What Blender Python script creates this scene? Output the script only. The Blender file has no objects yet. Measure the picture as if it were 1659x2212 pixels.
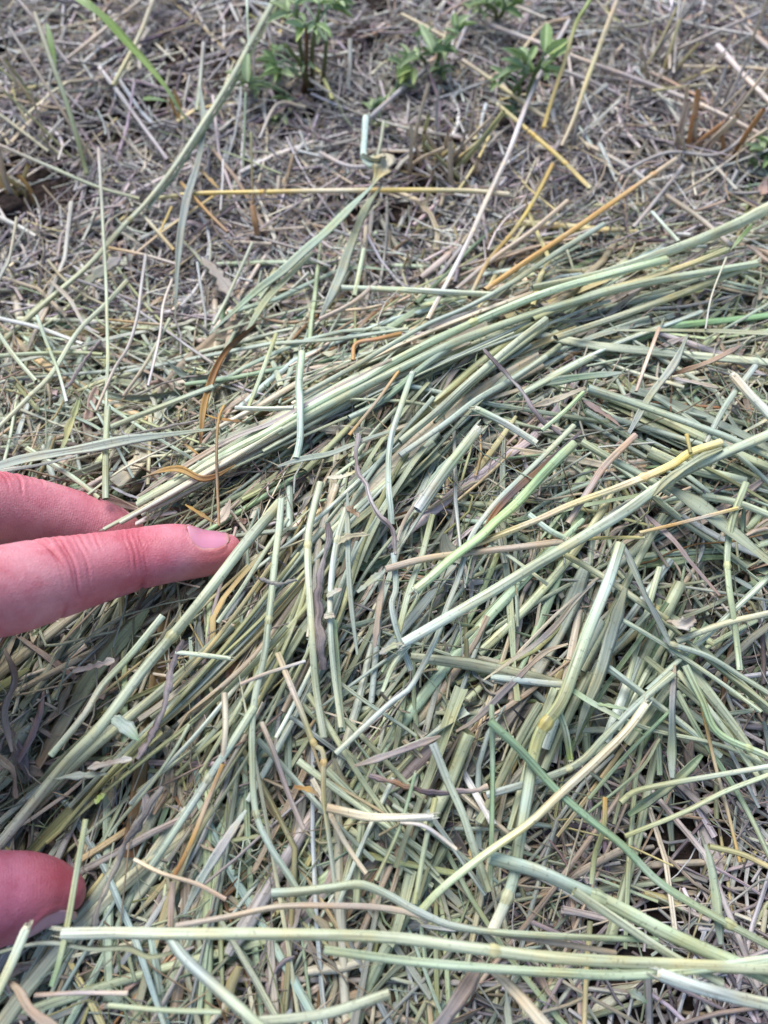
import bpy, math, random
import numpy as np

R = np.random.default_rng(11)
random.seed(11)
SC = bpy.context.scene
COL = SC.collection

# ------------------------------------------------------------------ camera
PITCH = math.radians(63.0)          # looking down this far below the horizontal
CAMZ = 0.208                        # metres above the soil
FPX, CX, CY = 1664.0, 829.5, 1106.0  # focal length and centre in 1659 x 2212 picture units
FWD = np.array([0.0, math.cos(PITCH), -math.sin(PITCH)])
UPV = np.array([0.0, math.sin(PITCH), math.cos(PITCH)])
RTV = np.array([1.0, 0.0, 0.0])
CAM = np.array([0.0, 0.0, CAMZ])
cam = bpy.data.cameras.new('camera')
cam.lens = 5.4
cam.sensor_fit = 'HORIZONTAL'
cam.sensor_width = 5.4 * 1659 / FPX
cam.clip_start = 0.005
cam.clip_end = 50.0
cam.dof.use_dof = True
cam.dof.focus_distance = 0.198
cam.dof.aperture_fstop = 2.4
camo = bpy.data.objects.new('camera', cam)
camo.location = CAM
camo.rotation_euler = (math.pi / 2 - PITCH, 0, 0)
COL.objects.link(camo)
SC.camera = camo

# ------------------------------------------------------------------ light
SUN_EL, SUN_AZ = math.radians(54), math.radians(-24)   # azimuth from +y, positive to +x
world = bpy.data.worlds.new('World')
SC.world = world
world.use_nodes = True
wn = world.node_tree
wn.nodes.clear()
sky = wn.nodes.new('ShaderNodeTexSky')
sky.sky_type = 'NISHITA'
sky.sun_disc = False
sky.sun_elevation = SUN_EL
sky.sun_rotation = SUN_AZ
sky.dust_density = 1.0
sky.ozone_density = 1.0
bg = wn.nodes.new('ShaderNodeBackground')
bg.inputs['Strength'].default_value = 0.135
wo = wn.nodes.new('ShaderNodeOutputWorld')
wn.links.new(sky.outputs[0], bg.inputs['Color'])
wn.links.new(bg.outputs[0], wo.inputs['Surface'])
sun = bpy.data.lights.new('sun', 'SUN')
sun.energy = 2.9
sun.angle = math.radians(38)
sun.color = (1.0, 0.975, 0.94)
suno = bpy.data.objects.new('sun', sun)
suno.rotation_euler = (math.pi / 2 - SUN_EL, 0, math.pi - SUN_AZ)
suno.location = (0, 0, 2)
COL.objects.link(suno)
SC.view_settings.view_transform = 'Standard'
SC.view_settings.look = 'None'
SC.view_settings.exposure = 0.72
SC.view_settings.gamma = 1.0
SC.cycles.max_bounces = 4
SC.cycles.diffuse_bounces = 3
SC.cycles.glossy_bounces = 1
SC.cycles.transmission_bounces = 2

# ------------------------------------------------------------------ picture <-> place
def ray(px, py):
    px = np.asarray(px, float); py = np.asarray(py, float)
    return FWD + ((px - CX) / FPX)[..., None] * RTV + ((CY - py) / FPX)[..., None] * UPV

def at(px, py, z):
    d = ray(px, py)
    t = (np.asarray(z, float) - CAMZ) / d[..., 2]
    return CAM + d * t[..., None]

def atd(px, py, dmm):
    return CAM + ray(px, py) * (np.asarray(dmm, float) * 0.001)[..., None]

def cmm(x, y, d):
    return CAM + (x * RTV + y * UPV + d * FWD) * 0.001

def project(P):
    v = P - CAM
    d = np.maximum(v @ FWD, 1e-4)
    return CX + FPX * (v @ RTV) / d, CY - FPX * (v @ UPV) / d, d

def unit(v):
    return v / np.maximum(np.linalg.norm(v, axis=-1, keepdims=True), 1e-12)

# ------------------------------------------------------------------ object helpers
def tag(o, label=None, cat=None, group=None, kind=None):
    if label: o['label'] = label
    if cat: o['category'] = cat
    if group: o['group'] = group
    if kind: o['kind'] = kind
    return o

def mesh_raw(name, V, F4, col=None, uv=None, smooth=True):
    """F4: (n,4) quads; col: (nv,3); uv: (n*4,2)"""
    me = bpy.data.meshes.new(name)
    nv, nf = len(V), len(F4)
    me.vertices.add(nv)
    me.vertices.foreach_set('co', np.ascontiguousarray(V, np.float32).ravel())
    me.loops.add(nf * 4)
    me.loops.foreach_set('vertex_index', np.ascontiguousarray(F4, np.int32).ravel())
    me.polygons.add(nf)
    me.polygons.foreach_set('loop_start', np.arange(0, nf * 4, 4, dtype=np.int32))
    if smooth:
        me.polygons.foreach_set('use_smooth', np.ones(nf, bool))
    if uv is not None:
        l = me.uv_layers.new(name='uv')
        l.data.foreach_set('uv', np.ascontiguousarray(uv, np.float32).ravel())
    if col is not None:
        a = me.attributes.new('col', 'FLOAT_COLOR', 'POINT')
        c = np.ones((nv, 4), np.float32); c[:, :3] = col
        a.data.foreach_set('color', c.ravel())
    me.update(calc_edges=True)
    return me

def link(name, me, mat, parent=None, loc=None):
    o = bpy.data.objects.new(name, me)
    if mat is not None and not me.materials:
        me.materials.append(mat)
    COL.objects.link(o)
    if loc is not None: o.location = loc
    if parent is not None: o.parent = parent
    return o

def empty(name, loc):
    o = bpy.data.objects.new(name, None)
    o.empty_display_size = 0.01
    o.location = loc
    COL.objects.link(o)
    return o

def sect_tube(K, groove=0.0):
    k = np.arange(K)
    a = 2 * np.pi * k / K
    r = 1 - groove * (k % 2)
    return np.stack([np.cos(a) * r, np.sin(a) * r, np.zeros(K)], 1)

def sect_blade():
    s = np.array([-1, -.5, 0, .5, 1, .5, 0, -.5])
    top = np.array([0, 1, 1, 1, 0, -1, -1, -1]) * 1.0
    return np.stack([s, top, np.abs(s) ** 1.3], 1)

def sweep(P, ra, rb, sect, col, twist=None, fold=None, uoff=None):
    """batch of swept pieces. P (N,S,3); ra, rb (N,S); sect (K,3); col (N,S,3)"""
    N, S, _ = P.shape
    K = len(sect)
    T = np.empty_like(P)
    T[:, 1:-1] = P[:, 2:] - P[:, :-2]
    T[:, 0] = P[:, 1] - P[:, 0]
    T[:, -1] = P[:, -1] - P[:, -2]
    T = unit(T)
    mean = unit(P[:, -1] - P[:, 0])
    ref = np.where(np.abs(mean[:, 2:3]) > 0.93, np.array([[0., -1., 0.3]]), np.array([[0., 0., 1.]]))
    side = unit(np.cross(T, ref[:, None, :]))
    nrm = np.cross(side, T)
    if twist is not None:
        c, s = np.cos(twist)[..., None], np.sin(twist)[..., None]
        side, nrm = side * c + nrm * s, nrm * c - side * s
    if fold is None: fold = np.zeros((N, S))
    V = (P[:, :, None, :]
         + side[:, :, None, :] * (ra[:, :, None] * sect[None, None, :, 0])[..., None]
         + nrm[:, :, None, :] * (rb[:, :, None] * sect[None, None, :, 1]
                                 + (ra * fold)[:, :, None] * sect[None, None, :, 2])[..., None])
    n, s, k = np.meshgrid(np.arange(N), np.arange(S - 1), np.arange(K), indexing='ij')
    k2 = (k + 1) % K
    base = n * S * K
    F = np.stack([base + s * K + k, base + s * K + k2, base + (s + 1) * K + k2, base + (s + 1) * K + k], -1).reshape(-1, 4)
    L = np.zeros((N, S))
    L[:, 1:] = np.cumsum(np.linalg.norm(np.diff(P, axis=1), axis=2), 1) * 1000
    if uoff is None: uoff = R.uniform(0, 900, N)
    u0 = k / K + uoff[n]; u1 = (k + 1) / K + uoff[n]
    v0 = L[n, s]; v1 = L[n, s + 1]
    uv = np.stack([np.stack([u0, v0], -1), np.stack([u1, v0], -1), np.stack([u1, v1], -1), np.stack([u0, v1], -1)], -2).reshape(-1, 2)
    C = np.repeat(col[:, :, None, :], K, 2).reshape(-1, 3)
    return V.reshape(-1, 3), F, C, uv

def merge(parts):
    Vs, Fs, Cs, Us, o = [], [], [], [], 0
    for V, F, C, U in parts:
        Vs.append(V); Fs.append(F + o); Cs.append(C); Us.append(U); o += len(V)
    return np.concatenate(Vs), np.concatenate(Fs), np.concatenate(Cs), np.concatenate(Us)

def single(name, geo, mat, parent=None):
    """one piece as an object whose origin is its own middle"""
    V, F, C, U = geo
    c = V.mean(0)
    off = c if parent is None else np.zeros(3)
    if parent is not None:
        off = np.array(parent.location)
    me = mesh_raw(name, V - off, F, C, U)
    return link(name, me, mat, parent, c if parent is None else None)

def catmull(pts, n):
    """smooth curve of n even samples through pts (m,d)"""
    pts = np.asarray(pts, float)
    if len(pts) == 2:
        t = np.linspace(0, 1, n)[:, None]
        return pts[0] * (1 - t) + pts[1] * t
    p = np.vstack([2 * pts[0] - pts[1], pts, 2 * pts[-1] - pts[-2]])
    out = []
    for i in range(1, len(p) - 2):
        t = np.linspace(0, 1, 24, endpoint=False)[:, None]
        a, b, c, d = p[i - 1], p[i], p[i + 1], p[i + 2]
        out.append(0.5 * (2 * b + (c - a) * t + (2 * a - 5 * b + 4 * c - d) * t ** 2 + (3 * b - a - 3 * c + d) * t ** 3))
    out.append(pts[-1:])
    o = np.vstack(out)
    L = np.r_[0, np.cumsum(np.linalg.norm(np.diff(o, axis=0), axis=1))]
    q = np.linspace(0, L[-1], n)
    return np.stack([np.interp(q, L, o[:, j]) for j in range(o.shape[1])], 1)

# ------------------------------------------------------------------ materials
class NT:
    def __init__(s, name):
        s.m = bpy.data.materials.new(name); s.m.use_nodes = True
        s.t = s.m.node_tree; s.t.nodes.clear()
    def n(s, typ, **kw):
        x = s.t.nodes.new(typ)
        for k, v in kw.items():
            if k.startswith('i_'):
                x.inputs[k[2:].replace('_', ' ')].default_value = v
            else:
                setattr(x, k, v)
        return x
    def l(s, a, b): s.t.links.new(a, b)
    def math(s, op, a, b=None, c=None, clamp=False):
        x = s.n('ShaderNodeMath', operation=op); x.use_clamp = clamp
        for i, v in enumerate((a, b, c)):
            if v is None: continue
            if isinstance(v, (int, float)): x.inputs[i].default_value = v
            else: s.l(v, x.inputs[i])
        return x.outputs[0]
    def ramp(s, f, stops, interp='LINEAR'):
        x = s.n('ShaderNodeValToRGB'); x.color_ramp.interpolation = interp
        e = x.color_ramp.elements
        while len(e) > 1: e.remove(e[0])
        e[0].position = stops[0][0]; e[0].color = stops[0][1]
        for p, c in stops[1:]:
            y = e.new(p); y.color = c
        s.l(f, x.inputs[0])
        return x.outputs[0]
    def mix(s, typ, f, a, b):
        x = s.n('ShaderNodeMix', data_type='RGBA', blend_type=typ)
        if isinstance(f, (int, float)): x.inputs[0].default_value = f
        else: s.l(f, x.inputs[0])
        for i, v in ((6, a), (7, b)):
            if isinstance(v, tuple): x.inputs[i].default_value = v
            else: s.l(v, x.inputs[i])
        return x.outputs[2]

def g4(v): return (v, v, v, 1)

def plant_material(name, rough=0.55, spec=0.35, translucent=0.0, ribs=10.0, contrast=0.6, stain=0.5, bump=0.5):
    t = NT(name)
    at_ = t.n('ShaderNodeAttribute', attribute_name='col')
    uv = t.n('ShaderNodeUVMap', uv_map='uv')
    mp = t.n('ShaderNodeMapping'); mp.inputs['Scale'].default_value = (ribs, 0.035, 1)
    t.l(uv.outputs[0], mp.inputs['Vector'])
    rib = t.n('ShaderNodeTexNoise', noise_dimensions='2D', i_Scale=1.0, i_Detail=2.0, i_Roughness=0.6)
    t.l(mp.outputs[0], rib.inputs['Vector'])
    mp2 = t.n('ShaderNodeMapping'); mp2.inputs['Scale'].default_value = (0.9, 0.09, 1)
    t.l(uv.outputs[0], mp2.inputs['Vector'])
    pat = t.n('ShaderNodeTexNoise', noise_dimensions='2D', i_Scale=1.0, i_Detail=4.0, i_Roughness=0.65)
    t.l(mp2.outputs[0], pat.inputs['Vector'])
    mp3 = t.n('ShaderNodeMapping'); mp3.inputs['Scale'].default_value = (5.0, 0.9, 1)
    t.l(uv.outputs[0], mp3.inputs['Vector'])
    spk = t.n('ShaderNodeTexNoise', noise_dimensions='2D', i_Scale=1.0, i_Detail=3.0, i_Roughness=0.7)
    t.l(mp3.outputs[0], spk.inputs['Vector'])
    ribf = t.ramp(rib.outputs['Fac'], [(0.25, g4(1 - contrast)), (0.5, g4(1.0)), (0.75, g4(1 + contrast * 0.45))])
    c = t.mix('MULTIPLY', 1.0, at_.outputs['Color'], ribf)
    tan = t.mix('MULTIPLY', 1.0, c, (1.22, 0.93, 0.62, 1))
    pf = t.ramp(pat.outputs['Fac'], [(0.48, g4(0)), (0.72, g4(stain))])
    c = t.mix('MIX', pf, c, tan)
    pale = t.mix('MIX', 0.5, c, (0.55, 0.55, 0.47, 1))
    pl = t.ramp(pat.outputs['Fac'], [(0.28, g4(0.55)), (0.45, g4(0))])
    c = t.mix('MIX', pl, c, pale)
    dk = t.ramp(spk.outputs['Fac'], [(0.27, g4(0.45)), (0.38, g4(1)), (1, g4(1))])
    c = t.mix('MULTIPLY', 0.8, c, dk)
    b = t.n('ShaderNodeBsdfPrincipled')
    t.l(c, b.inputs['Base Color'])
    b.inputs['Roughness'].default_value = rough
    b.inputs['Specular IOR Level'].default_value = spec
    hsum = t.math('ADD', rib.outputs['Fac'], t.math('MULTIPLY', spk.outputs['Fac'], 0.4))
    bp = t.n('ShaderNodeBump', i_Strength=bump, i_Distance=0.0003)
    t.l(hsum, bp.inputs['Height'])
    t.l(bp.outputs[0], b.inputs['Normal'])
    out = t.n('ShaderNodeOutputMaterial')
    if translucent > 0:
        tr = t.n('ShaderNodeBsdfTranslucent'); t.l(c, tr.inputs['Color'])
        mx = t.n('ShaderNodeMixShader'); mx.inputs[0].default_value = translucent
        t.l(b.outputs[0], mx.inputs[1]); t.l(tr.outputs[0], mx.inputs[2])
        t.l(mx.outputs[0], out.inputs['Surface'])
    else:
        t.l(b.outputs[0], out.inputs['Surface'])
    return t.m

M_STALK = plant_material('hay_stalk', 0.45, 0.45, 0.0)
M_BLADE = plant_material('hay_leaf', 0.55, 0.3, 0.22, ribs=16, contrast=0.35)
M_TWIG = plant_material('weathered_twig', 0.85, 0.15, 0.0, ribs=8, contrast=0.7, stain=0.3, bump=1.0)
M_LITTER = plant_material('weathered_straw', 0.75, 0.2, 0.0, ribs=9, contrast=0.55, stain=0.35)
M_GRASS = plant_material('living_leaf', 0.45, 0.4, 0.3, ribs=12, contrast=0.2, stain=0.12, bump=0.3)

def soil_material():
    t = NT('soil')
    tc = t.n('ShaderNodeTexCoord')
    a = t.n('ShaderNodeTexNoise', i_Scale=70.0, i_Detail=6.0, i_Roughness=0.65); t.l(tc.outputs['Object'], a.inputs['Vector'])
    b = t.n('ShaderNodeTexNoise', i_Scale=600.0, i_Detail=5.0, i_Roughness=0.7); t.l(tc.outputs['Object'], b.inputs['Vector'])
    v = t.n('ShaderNodeTexVoronoi', i_Scale=420.0); t.l(tc.outputs['Object'], v.inputs['Vector'])
    c = t.ramp(a.outputs['Fac'], [(0.3, (0.028, 0.020, 0.018, 1)), (0.55, (0.062, 0.045, 0.038, 1)), (0.75, (0.11, 0.078, 0.06, 1))])
    d = t.ramp(b.outputs['Fac'], [(0.3, g4(0.55)), (0.7, g4(1.5))])
    c = t.mix('MULTIPLY', 1.0, c, d)
    p = t.n('ShaderNodeBsdfPrincipled'); t.l(c, p.inputs['Base Color'])
    p.inputs['Roughness'].default_value = 0.95; p.inputs['Specular IOR Level'].default_value = 0.1
    h = t.math('ADD', b.outputs['Fac'], t.math('MULTIPLY', v.outputs['Distance'], 0.6))
    bp = t.n('ShaderNodeBump', i_Strength=1.0, i_Distance=0.002); t.l(h, bp.inputs['Height']); t.l(bp.outputs[0], p.inputs['Normal'])
    o = t.n('ShaderNodeOutputMaterial'); t.l(p.outputs[0], o.inputs['Surface'])
    return t.m
M_SOIL = soil_material()

def skin_material():
    t = NT('skin')
    at_ = t.n('ShaderNodeAttribute', attribute_name='col')
    fu = t.n('ShaderNodeAttribute', attribute_name='finger_uv')
    tc = t.n('ShaderNodeTexCoord')
    n1 = t.n('ShaderNodeTexNoise', i_Scale=140.0, i_Detail=4.0, i_Roughness=0.6); t.l(tc.outputs['Object'], n1.inputs['Vector'])
    n2 = t.n('ShaderNodeTexNoise', i_Scale=520.0, i_Detail=4.0, i_Roughness=0.65); t.l(tc.outputs['Object'], n2.inputs['Vector'])
    v1 = t.n('ShaderNodeTexVoronoi', i_Scale=1300.0, feature='DISTANCE_TO_EDGE'); t.l(tc.outputs['Object'], v1.inputs['Vector'])
    mott = t.ramp(n1.outputs['Fac'], [(0.32, (0.90, 0.70, 0.74, 1)), (0.5, (1, 1, 1, 1)), (0.70, (1.06, 1.16, 1.12, 1))])
    c = t.mix('MULTIPLY', 1.0, at_.outputs['Color'], mott)
    fine = t.ramp(n2.outputs['Fac'], [(0.3, (0.92, 0.88, 0.88, 1)), (0.7, (1.05, 1.06, 1.06, 1))])
    c = t.mix('MULTIPLY', 1.0, c, fine)
    n3 = t.n('ShaderNodeTexNoise', i_Scale=52.0, i_Detail=2.0); t.l(tc.outputs['Object'], n3.inputs['Vector'])
    blot = t.ramp(n3.outputs['Fac'], [(0.35, (0.92, 0.74, 0.76, 1)), (0.52, (1, 1, 1, 1)), (0.68, (1.05, 1.14, 1.10, 1))])
    c = t.mix('MULTIPLY', 1.0, c, blot)
    flake = t.ramp(n2.outputs['Fac'], [(0.70, g4(0)), (0.76, g4(0.35))])
    c = t.mix('MIX', flake, c, (0.78, 0.6, 0.55, 1))
    p = t.n('ShaderNodeBsdfPrincipled'); t.l(c, p.inputs['Base Color'])
    p.inputs['Roughness'].default_value = 0.50; p.inputs['Specular IOR Level'].default_value = 0.4
    p.inputs['Subsurface Weight'].default_value = 0.35
    p.inputs['Subsurface Scale'].default_value = 0.0022
    p.inputs['Subsurface Radius'].default_value = (1.0, 0.35, 0.22)
    sep = t.n('ShaderNodeSeparateXYZ'); t.l(fu.outputs['Vector'], sep.inputs[0])
    # friction ridges on the palm side of the fingers
    warp = t.n('ShaderNodeTexNoise', i_Scale=110.0, i_Detail=1.0); t.l(tc.outputs['Object'], warp.inputs['Vector'])
    ph = t.math('ADD', t.math('MULTIPLY', sep.outputs[0], 2 * math.pi / 0.62), t.math('MULTIPLY', warp.outputs['Fac'], 14.0))
    rid = t.math('MULTIPLY', t.math('SINE', ph), sep.outputs[2])
    h = t.math('ADD', t.math('MULTIPLY', n2.outputs['Fac'], 0.28), t.math('MULTIPLY', v1.outputs['Distance'], 0.6))
    h = t.math('ADD', h, t.math('MULTIPLY', rid, 0.055))
    bp = t.n('ShaderNodeBump', i_Strength=0.6, i_Distance=0.0004); t.l(h, bp.inputs['Height']); t.l(bp.outputs[0], p.inputs['Normal'])
    o = t.n('ShaderNodeOutputMaterial'); t.l(p.outputs[0], o.inputs['Surface'])
    return t.m
M_SKIN = skin_material()

def nail_material():
    t = NT('fingernail')
    at_ = t.n('ShaderNodeAttribute', attribute_name='col')
    uv = t.n('ShaderNodeUVMap', uv_map='uv')
    mp = t.n('ShaderNodeMapping'); mp.inputs['Scale'].default_value = (40, 1.0, 1); t.l(uv.outputs[0], mp.inputs['Vector'])
    n = t.n('ShaderNodeTexNoise', noise_dimensions='2D', i_Scale=1.0, i_Detail=2.0); t.l(mp.outputs[0], n.inputs['Vector'])
    p = t.n('ShaderNodeBsdfPrincipled'); t.l(at_.outputs['Color'], p.inputs['Base Color'])
    p.inputs['Roughness'].default_value = 0.24; p.inputs['Specular IOR Level'].default_value = 0.5
    p.inputs['Subsurface Weight'].default_value = 0.2; p.inputs['Subsurface Scale'].default_value = 0.001
    bp = t.n('ShaderNodeBump', i_Strength=0.25, i_Distance=0.0002); t.l(n.outputs['Fac'], bp.inputs['Height']); t.l(bp.outputs[0], p.inputs['Normal'])
    o = t.n('ShaderNodeOutputMaterial'); t.l(p.outputs[0], o.inputs['Surface'])
    return t.m
M_NAIL = nail_material()

# plant colours (base colours, linear)
PAL = {
 'g': (0.37, 0.405, 0.255), 'b': (0.35, 0.41, 0.32), 'G': (0.47, 0.52, 0.355), 'e': (0.34, 0.35, 0.17),
 'y': (0.62, 0.47, 0.14), 'Y': (0.57, 0.49, 0.25), 'o': (0.50, 0.31, 0.10), 't': (0.46, 0.375, 0.27),
 'p': (0.42, 0.33, 0.27), 'c': (0.63, 0.56, 0.42), 'd': (0.24, 0.14, 0.07), 'r': (0.36, 0.18, 0.07),
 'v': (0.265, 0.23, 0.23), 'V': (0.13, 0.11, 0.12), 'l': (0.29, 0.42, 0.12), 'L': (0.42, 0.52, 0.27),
 'k': (0.24, 0.34, 0.20), 's': (0.375, 0.342, 0.318), 'w': (0.56, 0.53, 0.50), 'P': (0.53, 0.59, 0.49),
 'q': (0.39, 0.44, 0.39),
}
PALN = {k: np.array(v) for k, v in PAL.items()}

# ------------------------------------------------------------------ the lie of the land
# hay pile: picture x, y, height mm, density
PILE = [
 (-250,250,0,0),(300,150,0,0),(900,150,0,0),(1400,150,0,0),(1900,150,0,0),
 (0,480,0,0),(300,480,0,0),(650,440,0,0),(950,480,0,0),(1200,380,0,0),(1500,400,1,0.03),(1800,420,3,0.3),
 (-200,640,3,0.175),(0,640,2,0.15),(200,640,2,0.11),(420,640,2,0.075),(600,640,3,0.25),(800,610,3,0.3),(1000,590,4,0.3),(1250,540,6,0.5),(1500,490,5,0.35),(1700,480,6,0.5),
 (0,760,8,0.75),(250,760,8,0.7),(480,740,9,0.75),(700,710,13,0.9),(950,690,18,1),(1200,640,18,1),(1450,590,15,1),(1650,560,12,0.9),
 (-250,850,14,1),(0,880,14,1),(250,880,15,1),(480,860,20,1),(680,840,25,1),(880,780,26,1),(1100,720,24,1),(1350,690,18,1),(1550,700,12,0.8),(1750,720,14,0.9),
 (100,1000,15,1),(350,980,19,1),(520,970,25,1),(700,960,27,1),(900,900,27,1),(1150,830,23,1),(1400,850,19,1),(1600,850,18,1),(1800,900,18,1),
 (250,1080,19,1),(400,1080,24,1),(560,1130,28,1),(760,1120,29,1),(950,1060,27,1),(1200,1020,24,1),(1450,1020,21,1),(1650,1050,20,1),
 (-250,1300,20,1),(60,1400,22,1),(250,1390,25,1),(450,1320,28,1),(650,1350,29,1),(880,1300,27,1),(1100,1250,24,1),(1350,1230,20,1),(1600,1260,16,0.9),(1800,1250,15,0.9),
 (-200,1700,16,1),(60,1600,21,1),(300,1600,26,1),(520,1560,27,1),(750,1560,25,1),(1000,1500,22,1),(1250,1480,17,0.57),(1450,1480,12,0.42),(1620,1480,9,0.33),(1850,1500,8,0.3),
 (60,1790,12,0.54),(200,1800,16,1),(400,1780,22,1),(620,1770,22,1),(850,1760,19,1),(1050,1740,15,0.807),(1250,1720,10,0.357),(1430,1700,6,0.084),(1620,1720,5,0.062),(1850,1750,5,0.07),
 (-100,1950,7,0.54),(80,1930,6,0.48),(230,1930,14,1),(450,1950,19,1),(700,1950,18,1),(920,1930,14,1),(1120,1930,9,0.595),(1330,1920,5,0.079),(1550,1930,4,0.056),(1850,1950,4,0.07),
 (-100,2120,14,1),(120,2110,15,1),(350,2110,17,1),(620,2110,16,1),(880,2120,13,0.95),(1100,2120,8,0.51),(1350,2130,4,0.07),(1580,2130,3,0.056),(1850,2150,4,0.056),
 (-100,2450,14,1),(300,2450,14,1),(700,2450,12,0.9),(1100,2450,7,0.425),(1600,2450,4,0.07),
 (-700,700,4,0.3),(-700,1100,14,0.9),(-700,1700,12,0.9),(2300,800,14,0.8),(2300,1300,10,0.6),(2300,1900,4,0.056),(0,2900,10,0.8),(1000,2900,6,0.425),
]
PILE = np.array(PILE, float)
PXY = at(PILE[:, 0], PILE[:, 1], PILE[:, 2] * 0.001)[:, :2]

def pile(x, y, what=2):
    sh = np.shape(x)
    x = np.ravel(x); y = np.ravel(y)
    out = np.empty(len(x))
    for i in range(0, len(x), 20000):
        d2 = (x[i:i+20000, None] - PXY[:, 0]) ** 2 + (y[i:i+20000, None] - PXY[:, 1]) ** 2
        w = 1 / (d2 + 0.006 ** 2) ** 2.2
        out[i:i+20000] = (w * PILE[:, what]).sum(1) / w.sum(1)
    return out.reshape(sh)

_gp = [(R.uniform(0, 6.28), R.uniform(0, 6.28), R.uniform(-1, 1, 2)) for _ in range(26)]
def ground_z(x, y):
    z = 0
    for i, (a, b, d) in enumerate(_gp):
        f = 25 * 1.17 ** i
        d = d / np.hypot(*d)
        z = z + np.sin(f * (x * d[0] + y * d[1]) + a) * np.cos(0.7 * f * (x * d[1] - y * d[0]) + b) / (1.10 ** i)
    return z * 0.00065

def surf(px, py, off):
    """point seen at px,py lying off mm above the hay (or the soil)"""
    px = np.asarray(px, float); py = np.asarray(py, float)
    z = np.full(px.shape, 0.012)
    for _ in range(6):
        P = at(px, py, z)
        z = 0.5 * z + 0.5 * (pile(P[..., 0], P[..., 1]) * 0.001 + np.asarray(off) * 0.001)
    return at(px, py, z)

# ------------------------------------------------------------------ soil
u = np.linspace(-1, 1, 281)
gx, gy = np.meshgrid(0.34 * u + 3.0 * u ** 9, 0.22 + 0.42 * u + 3.0 * u ** 9, indexing='ij')
gz = ground_z(gx, gy) - 0.0015
V = np.stack([gx, gy, gz], -1).reshape(-1, 3)
n = len(u)
i, j = np.meshgrid(np.arange(n - 1), np.arange(n - 1), indexing='ij')
F = np.stack([i * n + j, (i + 1) * n + j, (i + 1) * n + j + 1, i * n + j + 1], -1).reshape(-1, 4)
tag(link('ground', mesh_raw('ground', V, F), M_SOIL), kind='structure')

# ------------------------------------------------------------------ the hand
D_IDX = 0.91 * UPV - 0.40 * FWD
FING = {}
def finger(name, rows, dorsal, n=90):
    """rows: (point, half width, dorsal radius, palm radius) in m/mm"""
    pts = np.array([np.r_[p, a * .001, d * .001, q * .001] for p, a, d, q in rows])
    X = catmull(pts, n)
    C = X[:, :3]
    T = unit(np.gradient(C, axis=0))
    D = unit(dorsal - (T @ dorsal)[:, None] * T)
    L = np.cross(D, T)
    FING[name] = dict(C=C, T=T, D=D, L=L, a=np.maximum(X[:, 3], 1e-4), bd=np.maximum(X[:, 4], 1e-4), bp=np.maximum(X[:, 5], 1e-4))
    return FING[name]

def ring_mesh(f, K=36):
    ang = 2 * np.pi * np.arange(K) / K
    c, s = np.cos(ang), np.sin(ang)
    b = np.where(c[None, :] > 0, f['bd'][:, None], f['bp'][:, None])
    V = f['C'][:, None] + f['L'][:, None] * (f['a'][:, None] * s)[..., None] + f['D'][:, None] * (b * c)[..., None]
    S = len(f['C'])
    V = np.concatenate([V.reshape(-1, 3), f['C'][:1], f['C'][-1:]])
    F = []
    for i in range(S - 1):
        for k in range(K):
            F.append((i * K + k, i * K + (k + 1) % K, (i + 1) * K + (k + 1) % K, (i + 1) * K + k))
    for k in range(K):
        F.append((S * K, (k + 1) % K, k)); F.append((S * K + 1, (S - 1) * K + k, (S - 1) * K + (k + 1) % K))
    return V, F

def A(px, py, d): return atd(np.array(px), np.array(py), d)

MC_I, MC_M, MC_R, MC_P = A(-320, 1300, 146), A(-330, 1130, 165), cmm(-128, 9, 178), cmm(-142, 20, 190)
WR = cmm(-190, -26, 125)
finger('index', [(MC_I, 12.5, 11.5, 12), (A(-200, 1294, 154), 11, 10.3, 11), (A(-70, 1284, 163), 10.2, 9.6, 10.4), (A(20, 1272, 170), 10.2, 9.9, 10.2),
                 (A(95, 1254, 176), 9.9, 9.7, 9.7), (A(190, 1230, 183), 8.8, 8.5, 8.9), (A(285, 1209, 189), 8.0, 7.6, 7.8),
                 (A(360, 1195, 192), 7.8, 7.2, 7.4), (A(400, 1191, 193.5), 7.6, 6.6, 7.2), (A(440, 1191, 194.6), 7.0, 5.0, 6.4),
                 (A(472, 1189, 195.5), 6.3, 4.5, 5.4), (A(497, 1184, 196.2), 5.0, 3.7, 4.2), (A(511, 1180, 196.6), 3.6, 2.7, 2.9), (A(518, 1178, 196.8), 1.9, 1.5, 1.5), (A(520, 1178, 196.9), .5, .4, .4)], D_IDX)
finger('middle', [(MC_M, 12.5, 12, 12), (A(-180, 1112, 181), 11, 10.5, 11), (A(-30, 1100, 196), 10.1, 10, 10), (A(70, 1108, 204), 9.2, 9.2, 9.2),
                  (A(170, 1128, 210), 8.3, 8.2, 8.2), (A(235, 1147, 213), 7.8, 7.2, 7.6), (A(285, 1165, 216), 6.2, 5.0, 6.0), (A(312, 1177, 217.5), 3.6, 2.6, 3.4), (A(322, 1181, 218), .5, .4, .4)], 0.88 * UPV + 0.45 * FWD)
finger('ring', [(MC_R, 12, 11, 12), (cmm(-122, 9, 198), 10.5, 10, 10.5), (cmm(-122, 7, 214), 9.6, 9.6, 9.6), (cmm(-131, -1, 224), 8.6, 8.4, 8.6),
                (cmm(-143, -9, 224), 8, 7.6, 8), (cmm(-152, -13, 216), 6.8, 5.6, 6.6), (cmm(-156, -14, 211), .5, .4, .4)], 0.6 * UPV + 0.5 * RTV)
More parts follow.
